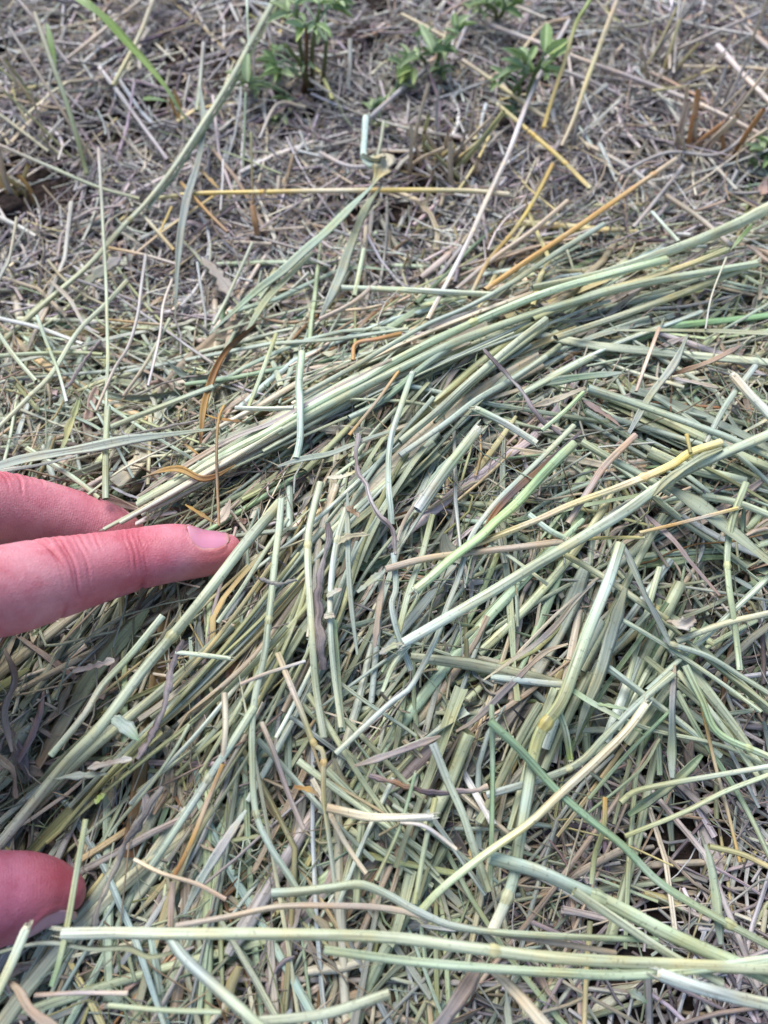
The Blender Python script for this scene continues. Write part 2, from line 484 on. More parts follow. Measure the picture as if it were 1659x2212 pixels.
finger('little', [(MC_P, 10.5, 10, 10.5), (cmm(-138, 20, 206), 8.8, 8.6, 8.8), (cmm(-139, 18, 218), 8.2, 8.2, 8.2), (cmm(-147, 11, 226), 7.4, 7.2, 7.4),
                  (cmm(-157, 5, 226), 7, 6.6, 7), (cmm(-165, 2, 220), 5.8, 4.8, 5.6), (cmm(-168, 2, 216), .5, .4, .4)], 0.6 * UPV + 0.5 * RTV)
D_TH = -0.84 * UPV - 0.50 * FWD
finger('thumb', [(cmm(-148, -50, 126), 15, 14, 15), (cmm(-122, -56, 134), 13, 12.5, 14), (A(-370, 1815, 141), 12, 11.5, 12), (A(-240, 1900, 150), 10.8, 10, 10.6),
                 (A(-120, 1948, 157), 10.8, 10, 10.4), (A(-20, 1946, 162.5), 10.6, 9.4, 9.9), (A(55, 1938, 166), 9.6, 8.2, 9.2), (A(110, 1934, 168.5), 8.2, 6.2, 7.6),
                 (A(150, 1934, 170), 6.2, 4.4, 5.4), (A(174, 1935, 171), 3.8, 2.6, 3.2), (A(184, 1936, 171.4), .5, .4, .4)], D_TH)
def bone(p, q, a, b, m=None):
    m = (np.array(p) + np.array(q)) / 2 if m is None else m
    d = unit(np.array(q) - np.array(p))
    rows = [(p - d * a * .0009, a * .3, a * .3, a * .3), (p - d * a * .0005, a * .82, a * .82, a * .82), (p, a, a, a), (m, (a + b) / 2, (a + b) / 2, (a + b) / 2), (q, b, b, b), (q + d * b * .0005, b * .82, b * .82, b * .82), (q + d * b * .0009, b * .3, b * .3, b * .3)]
    key = 'bone%d' % len(FING)
    finger(key, rows, UPV + 0.3 * RTV, 30)
w_off = unit(MC_P - MC_I) * 0.009
bone(WR - w_off, MC_I, 13, 12); bone(WR, MC_M, 14, 12.5); bone(WR + w_off * .6, MC_R, 14, 12); bone(WR + w_off * 1.5, MC_P, 12, 11)
bone(WR - w_off, cmm(-148, -50, 126), 15, 15)
bone((MC_I + WR) / 2, cmm(-122, -56, 134), 12, 11); bone(MC_I * .8 + WR * .2, cmm(-112, -56, 137), 9, 9)
bone((MC_I * .4 + WR * .6), cmm(-135, -52, 130), 13, 13)
bone(WR, cmm(-300, -62, 70), 21, 27); bone(WR + w_off, cmm(-300, -62, 70), 19, 25)
hv, hf, o = [], [], 0
for f in FING.values():
    a, b = ring_mesh(f)
    hv.append(a); hf += [tuple(x + o for x in q) for q in b]; o += len(a)
hm = bpy.data.meshes.new('hand_raw')
hm.from_pydata(np.concatenate(hv).tolist(), [], hf)
ho = bpy.data.objects.new('hand_raw', hm); COL.objects.link(ho)
md = ho.modifiers.new('r', 'REMESH'); md.mode = 'VOXEL'; md.voxel_size = 0.00045; md.use_smooth_shade = True
ms = ho.modifiers.new('s', 'SMOOTH'); ms.iterations = 7; ms.factor = 0.5
dg = bpy.context.evaluated_depsgraph_get()
me = bpy.data.meshes.new_from_object(ho.evaluated_get(dg))
bpy.data.objects.remove(ho); bpy.data.meshes.remove(hm)
nv = len(me.vertices)
HV = np.empty(nv * 3, np.float32); me.vertices.foreach_get('co', HV); HV = HV.reshape(-1, 3).astype(float)
HN = np.empty(nv * 3, np.float32); me.vertex_normals.foreach_get('vector', HN); HN = HN.reshape(-1, 3).astype(float)
best = np.full(nv, 9.0); ft = np.zeros(nv); fa = np.zeros(nv); fi = np.full(nv, -1)
for q, key in enumerate(('index', 'middle', 'thumb')):
    f = FING[key]
    Ls = np.r_[0, np.cumsum(np.linalg.norm(np.diff(f['C'], axis=0), axis=1))] * 1000
    f['Ls'] = Ls
    for s in range(0, nv, 8000):
        P = HV[s:s+8000]
        d = np.linalg.norm(P[:, None] - f['C'][None], axis=2) / f['a'].clip(0.003)[None]
        k = d.argmin(1); dd = d[np.arange(len(P)), k]
        rel = P - f['C'][k]
        ang = np.arctan2((rel * f['L'][k]).sum(1), (rel * f['D'][k]).sum(1))
        tt = Ls[k] + (rel * f['T'][k]).sum(1) * 1000
        m = dd < best[s:s+8000]
        sl = np.arange(s, s + len(P))[m]
        best[sl] = dd[m]; ft[sl] = tt[m]; fa[sl] = ang[m]; fi[sl] = q
isf = best < 1.35
def s_at(key, px):
    f = FING[key]; x, y, d = project(f['C'])
    return float(np.interp(px, x, f['Ls']))
disp = np.zeros(nv)
skin = np.tile(np.array([0.545, 0.203, 0.238]), (nv, 1))
def gauss(x, s): return np.exp(-(x / s) ** 2)
def nail_mask(ft, fa, s0, s1, amax):
    uu = (ft - s0) / (s1 - s0)
    am = amax * np.sqrt(np.clip(1 - np.clip((0.40 - uu) / 0.40, 0, 1) ** 2, 0, 1)) * np.sqrt(np.clip(1 - .8 * np.clip((uu - .6) / .45, 0, 1) ** 2, 0.02, 1))
    ins = np.minimum((am - np.abs(fa)) * 6.5, np.minimum(ft - s0, 99))   # mm inside
    return ins
NAILS = {0: (s_at('index', 404), s_at('index', 497), 0.95), 2: (s_at('thumb', 52), s_at('thumb', 168), 0.98), 1: (s_at('middle', 240), s_at('middle', 308), 1.0)}
rw = np.random.default_rng(5)
for q, key in enumerate(('index', 'middle', 'thumb')):
    m = isf & (fi == q)
    t, a = ft[m], fa[m]
    joints = {0: [(s_at('index', 150), 7.0, 1.25, 9), (s_at('index', 285), 4.0, .7, 6)], 1: [(s_at('middle', 30), 6, 1.1, 6), (s_at('middle', 170), 4, .5, 5)], 2: [(s_at('thumb', -110), 7, .8, 8)]}[q]
    dd = np.zeros(len(t)); red = np.zeros(len(t)); lines = np.zeros(len(t))
    wav = 0.5 * np.sin(2.3 * a + 1.0) + 0.3 * np.sin(5.1 * a)
    for (c, half, amp, nw) in joints:
        for w in range(nw):
            pos = c + half * (2 * (w + 0.5) / nw - 1) + rw.uniform(-.35, .35)
            lim = rw.uniform(0.9, 1.9); cen = rw.uniform(-.35, .35) + 0.15
            dep = amp * rw.uniform(.16, .55) * (1 - 0.5 * abs(pos - c) / half)
            slant = rw.uniform(-.35, .35)
            am = np.clip((lim - np.abs(a - cen)) * 2.2, 0, 1)
            x = t - pos - wav * rw.uniform(.5, 1.2) - slant * a
            dd -= dep * gauss(x, rw.uniform(.20, .34)) * am
            lines = np.maximum(lines, gauss(x, .28) * am * min(1, dep / .35))
            dd += dep * .35 * gauss(x - .8, .5) * am
        red += 0.9 * gauss(t - c, half * 0.9)
    if q == 0:
        # the deep fold over the middle joint and the palm creases
        x = t - (s_at('index', 80) + 1.5) + 1.6 * a
        dd -= .8 * gauss(x, .5) * np.clip((1.9 - np.abs(a - .7)) * 1.5, 0, 1)
        for px_ in (100, 288):
            x = t - s_at('index', px_) + 0.5 * np.cos(a)
            dd -= .55 * gauss(x, .7) * np.clip((np.abs(a) - 1.7) * 2, 0, 1)
    s0, s1, am = NAILS[q]
    ins = nail_mask(t, a, s0, s1, am)
    if q in (0, 2, 1):
        dd -= 0.55 * np.clip(ins / 0.7 + .3, 0, 1)
        dd += 0.32 * gauss(ins + 1.0, 0.8) * (t < s1 - 1)
    disp[m] = dd * .001
    c = skin[m]
    redc = np.clip(red, 0, 1)[:, None]
    c = c * (1 - redc * np.array([.04, .14, .10]))
    tipf = np.clip((t - (s0 - 3)) / 9, 0, 1)[:, None] * np.clip(np.abs(a) / 1.2, 0, 1)[:, None]
    c = c * (1 - tipf * np.array([.08, .20, .30]))
    cut = (gauss(ins + .15, .5) * (t < s1 + .5))[:, None]
    cc_ = np.where((t > s0 + .62 * (s1 - s0))[:, None], np.array([.22, .11, .06]), np.array([.52, .34, .24]))
    c = c * (1 - .75 * cut) + cc_ * .75 * cut
    palm = np.clip((np.abs(a) - 1.5) / .8, 0, 1)[:, None]
    c = c * (1 + palm * np.array([.05, .16, .12]))
    crease = np.maximum(np.clip(-dd / .6, 0, 1), lines)[:, None] * (ins < -.6)[:, None]
    c = c * (1 - crease * np.array([.16, .40, .36]))
    if q == 0:
        blot = gauss(t - s_at('index', 330), 9) * (.5 + .5 * np.cos(a - .6))
        c = c * (1 - blot[:, None] * np.array([.02, .16, .10]))
        pale = gauss(t - s_at('index', 60), 6) * np.clip(np.cos(a), 0, 1)
        c = c * (1 + pale[:, None] * np.array([.10, .28, .25]))
    if q == 2: c = c * np.array([.74, .60, .76])  # shade around the thumb painted into its skin colour
    skin[m] = c
HV += HN * disp[:, None]
off = HV.mean(0)
me.vertices.foreach_set('co', (HV - off).astype(np.float32).ravel())
a_ = me.attributes.new('col', 'FLOAT_COLOR', 'POINT')
cc = np.ones((nv, 4), np.float32); cc[:, :3] = skin.clip(0, 1); a_.data.foreach_set('color', cc.ravel())
a_ = me.attributes.new('finger_uv', 'FLOAT_VECTOR', 'POINT')
fuv = np.stack([ft, fa, np.where(isf, np.clip((np.abs(fa) - 1.15) / .6, 0, 1), 0)], 1).astype(np.float32)
a_.data.foreach_set('vector', fuv.ravel())
me.polygons.foreach_set('use_smooth', np.ones(len(me.polygons), bool))
me.name = 'hand'; me.materials.clear(); me.update()
HAND = link('hand', me, M_SKIN, None, off)
tag(HAND, 'bare left hand reaching in from the left, index finger and thumb parting the hay', 'hand')

def nail(key, q, name, label, base, dirt):
    f = FING[key]
    s0, s1, amax = NAILS[q]
    nu, na = 22, 19
    V = []; C = []
    for lay in (0.16, -0.5):
        for i in range(nu):
            uu = i / (nu - 1)
            am = amax * math.sqrt(max(1 - max((0.40 - uu) / 0.40, 0) ** 2, 0.004)) * math.sqrt(max(1 - .8 * max((uu - .6) / .45, 0) ** 2, .02))
            for k in range(na):
                w = 2 * k / (na - 1) - 1
                ang = am * w
                s = s0 + (s1 - s0) * uu + .5 * (1 - w * w) * uu
                X = {kk: np.array([np.interp(s, f['Ls'], f[kk][:, j]) for j in range(3)]) for kk in ('C', 'D', 'L')}
                aa = np.interp(s, f['Ls'], f['a']); bb = np.interp(s, f['Ls'], f['bd'])
                # the plate is stiffer than the flesh: it keeps more of its height to the tip
                bb = max(bb, np.interp(s0 + 1, f['Ls'], f['bd']) * (0.97 - 0.40 * uu)); aa = max(aa, np.interp(s0 + 1, f['Ls'], f['a']) * (0.95 - .36 * uu * uu))
                rad = X['L'] * math.sin(ang) * aa + X['D'] * math.cos(ang) * bb
                V.append(X['C'] + rad + unit(rad) * lay * .001)
                edge = max(0, (uu - .88) / .12)
                lun = max(0, 1 - uu / .22) * max(0, 1 - abs(w) * 1.2)
                c = np.array(base) * (1 - .0 * edge)
                c = c * (1 - lun * .35) + np.array([.72, .52, .50]) * lun * .35
                c = c * (1 - edge * .75) + np.array([.46, .30, .19]) * edge * .75
                rim = max(0, abs(w) - .86) / .14
                c = c * (1 - .5 * rim) + np.array(dirt) * .5 * rim
                C.append(c)
    V = np.array(V); C = np.array(C)
    F = []; n = nu * na
    for i in range(nu - 1):
        for k in range(na - 1):
            a0 = i * na + k
            F.append((a0, a0 + 1, a0 + na + 1, a0 + na)); F.append((n + a0, n + a0 + na, n + a0 + na + 1, n + a0 + 1))
    rimi = [k for k in range(na)] + [i * na + na - 1 for i in range(1, nu)] + [(nu - 1) * na + k for k in range(na - 2, -1, -1)] + [i * na for i in range(nu - 2, 0, -1)]
    for a0, b0 in zip(rimi, rimi[1:] + rimi[:1]):
        F.append((b0, a0, n + a0, n + b0))
    F = np.array(F)
    uvv = np.stack([(F % na).ravel() / na, ((F % n) // na).ravel() / nu * 2], 1)
    o_ = link(name, mesh_raw(name, V - off, F, C, uvv), M_NAIL, HAND)
    if label: o_['label'] = label
    return o_
nail('index', 0, 'fingernail', 'pink index fingernail with pale worn edge', (.52, .20, .28), (.30, .17, .09))
nail('middle', 1, 'fingernail', None, (.58, .26, .29), (.40, .24, .14))
nail('thumb', 2, 'thumbnail', 'pale violet-pink thumbnail seen edge on', (.46, .25, .33), (.36, .2, .16))

# space the hand takes up, for laying hay around it
HC, HR_ = [], []
for key, f in FING.items():
    st = 2
    HC.append(f['C'][::st]); HR_.append(((f['a'] + f['bd'] + f['bp']) / 3)[::st])
HC = np.concatenate(HC); HR_ = np.concatenate(HR_)
sel = [('index', 1e9), ('middle', s_at('middle', 215)), ('thumb', s_at('thumb', 150))]
OC = np.concatenate([FING[k]['C'][FING[k]['Ls'] < m][::2] for k, m in sel])
OR = np.concatenate([(FING[k]['a'])[FING[k]['Ls'] < m][::2] for k, m in sel])
OX, OY, OD = project(OC)
def clear_of_hand(P, slack=0.0006, occl=True):
    """P (N,S,3) -> bool (N)"""
    ok = np.ones(len(P), bool)
    for s in range(0, len(P), 400):
        q = P[s:s+400]
        d = np.linalg.norm(q[:, :, None] - HC[None, None], axis=3) - HR_[None, None]
        bad = (d.min(2) < slack).any(1)
        if occl:
            x, y, dd = project(q)
            r = np.hypot(x[..., None] - OX, y[..., None] - OY) < (OR * FPX / OD) * 1.0
            bad |= (r & (dd[..., None] < OD + 0.002)).any((1, 2))
        ok[s:s+400] = ~bad
    return ok

# ------------------------------------------------------------------ labels for look-alikes: told apart by their order from the top
PENDING = []
ORD = ['first', 'second', 'third', 'fourth', 'fifth', 'sixth', 'seventh', 'eighth', 'ninth', 'tenth', 'eleventh', 'twelfth', 'thirteenth', 'fourteenth', 'fifteenth', 'sixteenth', 'seventeenth', 'eighteenth', 'nineteenth', 'twentieth']
def pend(o, base, cat, group, fy): PENDING.append((o, base, cat, group, fy))
def settle():
    by = {}
    for q in PENDING: by.setdefault(q[1], []).append(q)
    for base, qs in by.items():
        qs.sort(key=lambda q: q[4])
        for i, (o, b, cat, g, fy) in enumerate(qs):
            lab = b if len(qs) == 1 else '%s, %s from the top' % (b, ORD[min(i, 19)])
            tag(o, lab, cat, g)
def lean_of(dx, dy):
    if dy > 0: dx, dy = -dx, -dy
    a = math.degrees(math.atan2(-dy, dx))
    return 'level' if a < 15 or a > 165 else ('upright' if 70 < a < 110 else ('right-leaning' if a <= 70 else 'left-leaning'))

# ------------------------------------------------------------------ litter on the soil
def colours(keys, weights, n, jit=0.16):
    k = R.choice(len(keys), n, p=np.array(weights) / sum(weights))
    c = np.array([PAL[x] for x in keys])[k]
    c = c * (1 + R.normal(0, jit, (n, 1))) * (1 + R.normal(0, 0.05, (n, 3)))
    return c.clip(0.015, 0.8)

def in_frame(P, m=60):
    x, y, d = project(P)
    return (x > -m) & (x < 1659 + m) & (y > -m) & (y < 2212 + m)

def scatter_ground(n, far_keep=0.25, pile_keep=0.07, zmax=0.50):
    out = []
    while sum(len(o) for o in out) < n:
        m = n * 3
        p = np.stack([R.uniform(-.32, .32, m), R.uniform(-.06, .62, m)], 1)
        P3 = np.c_[p, np.zeros(m)]
        keep = np.where(in_frame(P3, 120), 1.0, far_keep)
        dens = pile(p[:, 0], p[:, 1], 3)
        keep = keep * np.where(dens > 0.6, pile_keep, 1.0)
        pn = np.sin(46 * p[:, 0] + 1.3) * np.cos(38 * p[:, 1] + .6) + .7 * np.sin(83 * p[:, 0] - 61 * p[:, 1]) + .5 * np.cos(120 * p[:, 1] + 70 * p[:, 0] + 2)
        keep = keep * np.clip(.62 + .5 * pn, .07, 1)
        fx_, fy_, _ = project(P3)
        keep = keep * np.where((fx_ < 520) & (fy_ > 120) & (fy_ < 620), .6, 1.0)
        keep = keep * np.where((fy_ > 1450) & (dens < .7), .7, 1.0)
        dist = np.hypot(p[:, 0], p[:, 1])
        keep = keep * np.clip(1.25 - dist / 0.9, .3, 1)
        out.append(p[R.random(m) < keep])
    return np.concatenate(out)[:n]

def lay(p, length, z0, S, tilt=0.12, bend=0.12, ang=None):
    n = len(p)
    if ang is None: ang = R.uniform(0, np.pi, n)
    t = np.linspace(-.5, .5, S)
    d = np.stack([np.cos(ang), np.sin(ang)], 1); e = np.stack([-d[:, 1], d[:, 0]], 1)
    b = R.normal(0, bend, n)
    P = np.empty((n, S, 3))
    P[:, :, :2] = p[:, None] + (length[:, None] * t)[..., None] * d[:, None] + (length[:, None] * b[:, None] * (t ** 2 - .08) * 2)[..., None] * e[:, None]
    tl = R.normal(0, tilt, n)
    g = ground_z(P[..., 0], P[..., 1])
    P[:, :, 2] = np.maximum(g + .0004, 0.6 * g + z0[:, None] + length[:, None] * tl[:, None] * t + length[:, None] * R.normal(0, .05, n)[:, None] * t ** 2)
    return P

def seg_attr(P, w, flat, keys, wts, S):
    n = len(P)
    ra = np.repeat(w[:, None], S, 1)
    ra = ra * (1 + R.normal(0, .08, (n, S)))
    rb = ra * flat[:, None]
    c = colours(keys, wts, n)
    c = np.repeat(c[:, None], S, 1) * (1 + R.normal(0, .07, (n, S, 1)))
    return ra, rb, c

LK = ['s', 't', 'w', 'v', 'p', 'c', 'V', 'Y', 'g']
parts = []
# coarse straws
n = 4800
p = scatter_ground(n)
ln = np.clip(R.lognormal(math.log(.034), .5, n), .012, .10)
P = lay(p, ln, np.abs(R.normal(0, .0022, n)) + .0006, 5, bend=.2)
ra, rb, c = seg_attr(P, np.clip(R.lognormal(math.log(.00052), .38, n), .0002, .00095), R.uniform(.25, .9, n), LK, [36, 9, 36, 15, 1, 4, 4, 1, .3], 5)
ok = clear_of_hand(P, occl=False)
COARSE = (P[ok], ra[ok], rb[ok], c[ok], ln[ok])
# fine bits
n = 19000
p = scatter_ground(n)
ln = np.clip(R.lognormal(math.log(.011), .5, n), .003, .035)
P = lay(p, ln, np.abs(R.normal(0, .0018, n)) + .0002, 3, tilt=.2)
ra, rb, c = seg_attr(P, np.clip(R.lognormal(math.log(.00034), .45, n), .00012, .001), R.uniform(.2, .8, n), LK, [34, 9, 28, 17, 2, 4, 8, .6, .3], 3)
ok = clear_of_hand(P, occl=False)
parts.append(sweep(P[ok], ra[ok], rb[ok], sect_tube(4), c[ok]))
# fine curly fibres
n = 5200
p = scatter_ground(n)
ln = np.clip(R.lognormal(math.log(.022), .4, n), .008, .05)
P = lay(p, ln, np.abs(R.normal(0, .003, n)) + .001, 7, tilt=.2, bend=.6)
ra, rb, c = seg_attr(P, R.uniform(.00012, .0003, n), np.ones(n), LK, [30, 15, 14, 20, 6, 3, 12, 1, 1], 7)
ok = clear_of_hand(P, occl=False)
parts.append(sweep(P[ok], ra[ok], rb[ok], sect_tube(4), c[ok]))

# the largest straws on the soil are things of their own
P, ra, rb, c, ln = COARSE
x, y, d = project(P)
mid = P[:, 2]
lenpx = np.hypot(x[:, -1] - x[:, 0], y[:, -1] - y[:, 0])
area = lenpx * ra.mean(1) / d.mean(1)
vis = in_frame(mid, -10) & (pile(mid[:, 0], mid[:, 1], 3) < .12) & (mid[:, 2] > .0015) & clear_of_hand(P)
order = np.argsort(-np.where(vis, area, -1))
pick = order[:150]
rest = np.ones(len(P), bool); rest[pick] = False
parts.append(sweep(P[rest], ra[rest], rb[rest], sect_tube(5), c[rest]))
V, F, C, U = merge(parts)
tag(link('straw_litter', mesh_raw('straw_litter', V, F, C, U), M_LITTER), 'grey and tan chopped straw litter covering the soil', 'litter', kind='stuff')

def zone_ground(px, py):
    if py > 1300: return "on the soil at lower right", 'dry straws on the soil at lower right'
    if py < 220 and px < 560: return "at the top left", 'dry straws at the top left'
    if py < 240 and px < 1020: return 'around the clover plants', 'dry straws around the clover plants'
    if py < 240: return "at the top right", 'dry straws at the top right'
    if px < 480: return "on the left soil", 'dry straws on the left of the soil'
    if px < 1000: return "by the long yellow straw", 'dry straws around the long yellow straw'
    return "above the green sheaf", 'dry straws above the green sheaf'
for i in pick:
    geo = sweep(P[i:i+1], ra[i:i+1], rb[i:i+1], sect_tube(8), c[i:i+1])
    o = single('dry_straw', geo, M_LITTER)
    fx, fy = x[i, 2], y[i, 2]
    z, g = zone_ground(fx, fy)
    cc = c[i].mean(0)
    tone = 'pale' if cc.sum() > 1.25 else ('dark grey' if cc.sum() < .75 else ('tan' if cc[0] > cc[2] * 1.7 else 'greyish'))
    size = 'long' if ln[i] > .045 else ('short' if ln[i] < .03 else 'mid-length')
    pend(o, '%s %s %s straw %s' % (size, lean_of(x[i, -1] - x[i, 0], y[i, -1] - y[i, 0]), tone, z), 'straw', g, fy)

# ------------------------------------------------------------------ hay heap
FLOW = np.array([  # picture x, y, angle in the picture, spread
 (100,760,35,50),(300,850,40,50),(150,950,30,55),(500,800,48,40),(700,720,42,35),(900,720,32,14),(1200,650,25,12),(1500,570,20,14),(1550,720,5,40),
 (600,950,30,14),(450,1050,30,14),(800,840,30,10),(1000,790,36,20),(1150,760,32,20),
 (300,1380,42,14),(150,1500,46,14),(60,1650,52,16),(450,1340,50,14),(600,1250,58,14),(700,1150,62,18),(820,1000,60,20),(950,900,50,26),
 (760,1400,72,24),(600,1500,66,22),(400,1600,58,18),(220,1750,60,20),(100,1950,62,30),
 (1000,1100,55,40),(1200,1100,45,50),(1400,900,-22,35),(1550,850,-20,40),(1550,1150,-32,45),(1300,1300,62,45),(1500,1400,65,60),
 (1000,1450,48,55),(900,1700,72,50),(700,1850,65,55),(1200,1700,62,45),(1400,1800,45,60),(1000,2000,80,70),(500,2050,66,55),(300,2150,55,55),(1300,2050,50,70)], float)

def scatter_pile(n):
    out = []
    tot = 0
    while tot < n:
        m = 20000
        p = np.stack([R.uniform(-.21, .21, m), R.uniform(-.075, .26, m)], 1)
        dn = pile(p[:, 0], p[:, 1], 3)
        hh = pile(p[:, 0], p[:, 1], 2)
        P3 = np.c_[p, hh * .001]
        keep = np.where(in_frame(P3, 130), 1.0, .30) * dn ** 1.6
        q = p[R.random(m) < keep * .8]
        out.append(q); tot += len(q)
    return np.concatenate(out)[:n]

def hay_paths(n, S, lmed, lsig, lmin, lmax, top=2.0, wild=1.0):
    p = scatter_pile(n)
    h = pile(p[:, 0], p[:, 1]) * .001
    px, py, _ = project(np.c_[p, h])
    d2 = (px[:, None] - FLOW[:, 0]) ** 2 + (py[:, None] - FLOW[:, 1]) ** 2
    w = 1 / (d2 + 40 ** 2) ** 1.8
    cum = np.cumsum(w / w.sum(1, keepdims=True), 1)
    k = (R.random(n)[:, None] > cum).sum(1).clip(0, len(FLOW) - 1)
    a = np.radians(FLOW[k, 2] + R.normal(0, 1, n) * FLOW[k, 3] * wild)
    loose = R.random(n) < .10
    a = np.where(loose, R.uniform(0, np.pi, n), a)
    q0 = at(px, py, h); q1 = at(px + 30 * np.cos(a), py - 30 * np.sin(a), h)
    d = unit((q1 - q0)[:, :2]); e = np.stack([-d[:, 1], d[:, 0]], 1)
    L = np.clip(R.lognormal(math.log(lmed), lsig, n), lmin, lmax)
    t = np.linspace(-.5, .5, S)
    b = R.normal(0, .085, n) * wild
    kink = np.where(R.random(n) < .34, R.normal(0, .42, n), 0); kp = R.uniform(-.3, .3, n)
    lat = L[:, None] * (b[:, None] * (t ** 2 - .08) * 2 + kink[:, None] * np.maximum(t - kp[:, None], 0))
    P = np.empty((n, S, 3))
    P[:, :, :2] = p[:, None] + (L[:, None] * t)[..., None] * d[:, None] + lat[..., None] * e[:, None]
    hs = pile(P[..., 0], P[..., 1]) * .001
    lin = hs[:, :1] * (.5 - t) + hs[:, -1:] * (.5 + t)
    hz = .62 * hs + .38 * np.maximum(lin, hs * .8)
    dep = R.random(n) ** 1.15
    offz = .0005 * top * R.random(n) - dep * np.minimum(h * .9, .020) - .0008 - np.clip((py - 1100) / 700, 0, 1) * .0012
    tl = R.normal(0, .045, n) * wild
    P[:, :, 2] = hz + offz[:, None] + L[:, None] * tl[:, None] * t + L[:, None] * np.abs(R.normal(0, .02, n))[:, None] * (.08 - t ** 2)
    g = ground_z(P[..., 0], P[..., 1])
    P[:, :, 2] = np.maximum(P[:, :, 2], g + .0006)
    ok = clear_of_hand(P)
    return P[ok], L[ok], offz[ok]

HK = ['g', 'b', 'e', 't', 'c', 'p', 'G', 'k', 's', 'd', 'Y', 'q', 'r']
HW = [28, 20, 6, 9, 12, 2.5, 22, 4, 7, 1.2, 5, 11, .5]
def two_tone(c0, S):
    n = len(c0)
    c1 = colours(['t', 'c', 'Y', 'e', 's', 'G', 'd', 'b'], [20, 22, 12, 8, 12, 14, 3, 9], n, .15)
    k = np.where(R.random(n) < .42, R.uniform(.4, 1.0, n), R.uniform(0, .15, n))
    t = np.linspace(0, 1, S)
    m = np.clip((t[None] - R.uniform(-.1, .8, n)[:, None]) * R.uniform(1, 4, n)[:, None], 0, 1) * k[:, None]
    m = np.where(R.random(n)[:, None] < .5, m, m[:, ::-1])[..., None]
    return (c0[:, None] * (1 - m) + c1[:, None] * m) * (1 + R.normal(0, .05, (n, S, 1)))
P, L, oz = hay_paths(3500, 8, .078, .42, .022, .17)
n = len(P)
ra = np.clip(R.lognormal(math.log(.00060), .42, n), .00025, .0016)[:, None] * np.linspace(1.12, .88, 8)[None] * (1 + R.normal(0, .03, (n, 8)))
rb = ra * R.uniform(.28, .85, n)[:, None]
ra[:, 0] *= R.uniform(.35, 1.1, n); ra[:, -1] *= R.uniform(.3, 1.05, n)
c = two_tone(colours(HK, HW, n, .13), 8)
ALLS = [(P, ra, rb, c, None, None, 'stalk', oz)]
P, L, oz = hay_paths(1300, 10, .045, .45, .015, .11, top=2.5, wild=1.2)
n = len(P)
t = np.linspace(0, 1, 10)
wprof = np.where(R.random(n)[:, None] < .45, np.clip(1.05 - t, .06, 1)[None] ** .55, (1 - .25 * np.abs(t - .5))[None]) * (1 + R.normal(0, .13, (n, 10)))
wprof[:, -1] *= R.uniform(.25, 1, n)
ra = np.clip(R.lognormal(math.log(.00105), .4, n), .0004, .0026)[:, None] * wprof
rb = np.full_like(ra, .00009)
tw = R.uniform(-.7, .7, n)[:, None] + R.normal(0, 1.2, n)[:, None] * t[None]
fo = np.repeat(R.uniform(-.1, .75, n)[:, None], 10, 1)
c = colours(HK, [18, 18, 4, 16, 12, 7, 8, 4, 12, 1.8, 4, 10, .8], n, .15); c = two_tone(c, 10)
ALLS.append((P, ra, rb, c, tw, fo, 'blade', oz))

parts = {'stalk': [], 'blade': []}
def zone_hay(px, py):
    if py > 1950: return "along the bottom edge", 'hay along the bottom edge'
    if py < 800 and px < 560: return "at the heap's left edge", 'hay at the left edge of the heap'
    if py < 1120 and px < 420: return "behind the hand", 'hay behind the hand'
    if px - 900 > (py - 700) * 1.6 and py < 720: return "in the upper right sheaf", 'hay in the upper right sheaf'
    if py < 1000 and px < 1050: return "above the fingertip", 'hay above the fingertip'
    if px < 420: return "between finger and thumb", 'hay between finger and thumb'
    if px < 900 and py < 1550: return "right of the fingertip", 'hay right of the fingertip'
    if px < 900: return "right of the thumb", 'hay right of the thumb'
    if py < 1250: return "at the right edge", 'hay at the right edge'
    if py < 1650: return "right of centre", 'hay right of centre'
    return "over the lower right soil", 'hay over the soil at lower right'
def tone_of(cc):
    r, g, b = cc
    s_ = cc.sum()
    if g > r * 1.02: return 'bluish green' if b > .8 * r else ('pale green' if s_ > 1.1 else 'green')
    if r > 2.6 * b: return 'ochre' if s_ > .8 else 'brown'
    if s_ > 1.3: return 'cream'
    return 'olive green' if g > r * .93 else ('greyish' if r < 1.6 * b else 'tan')
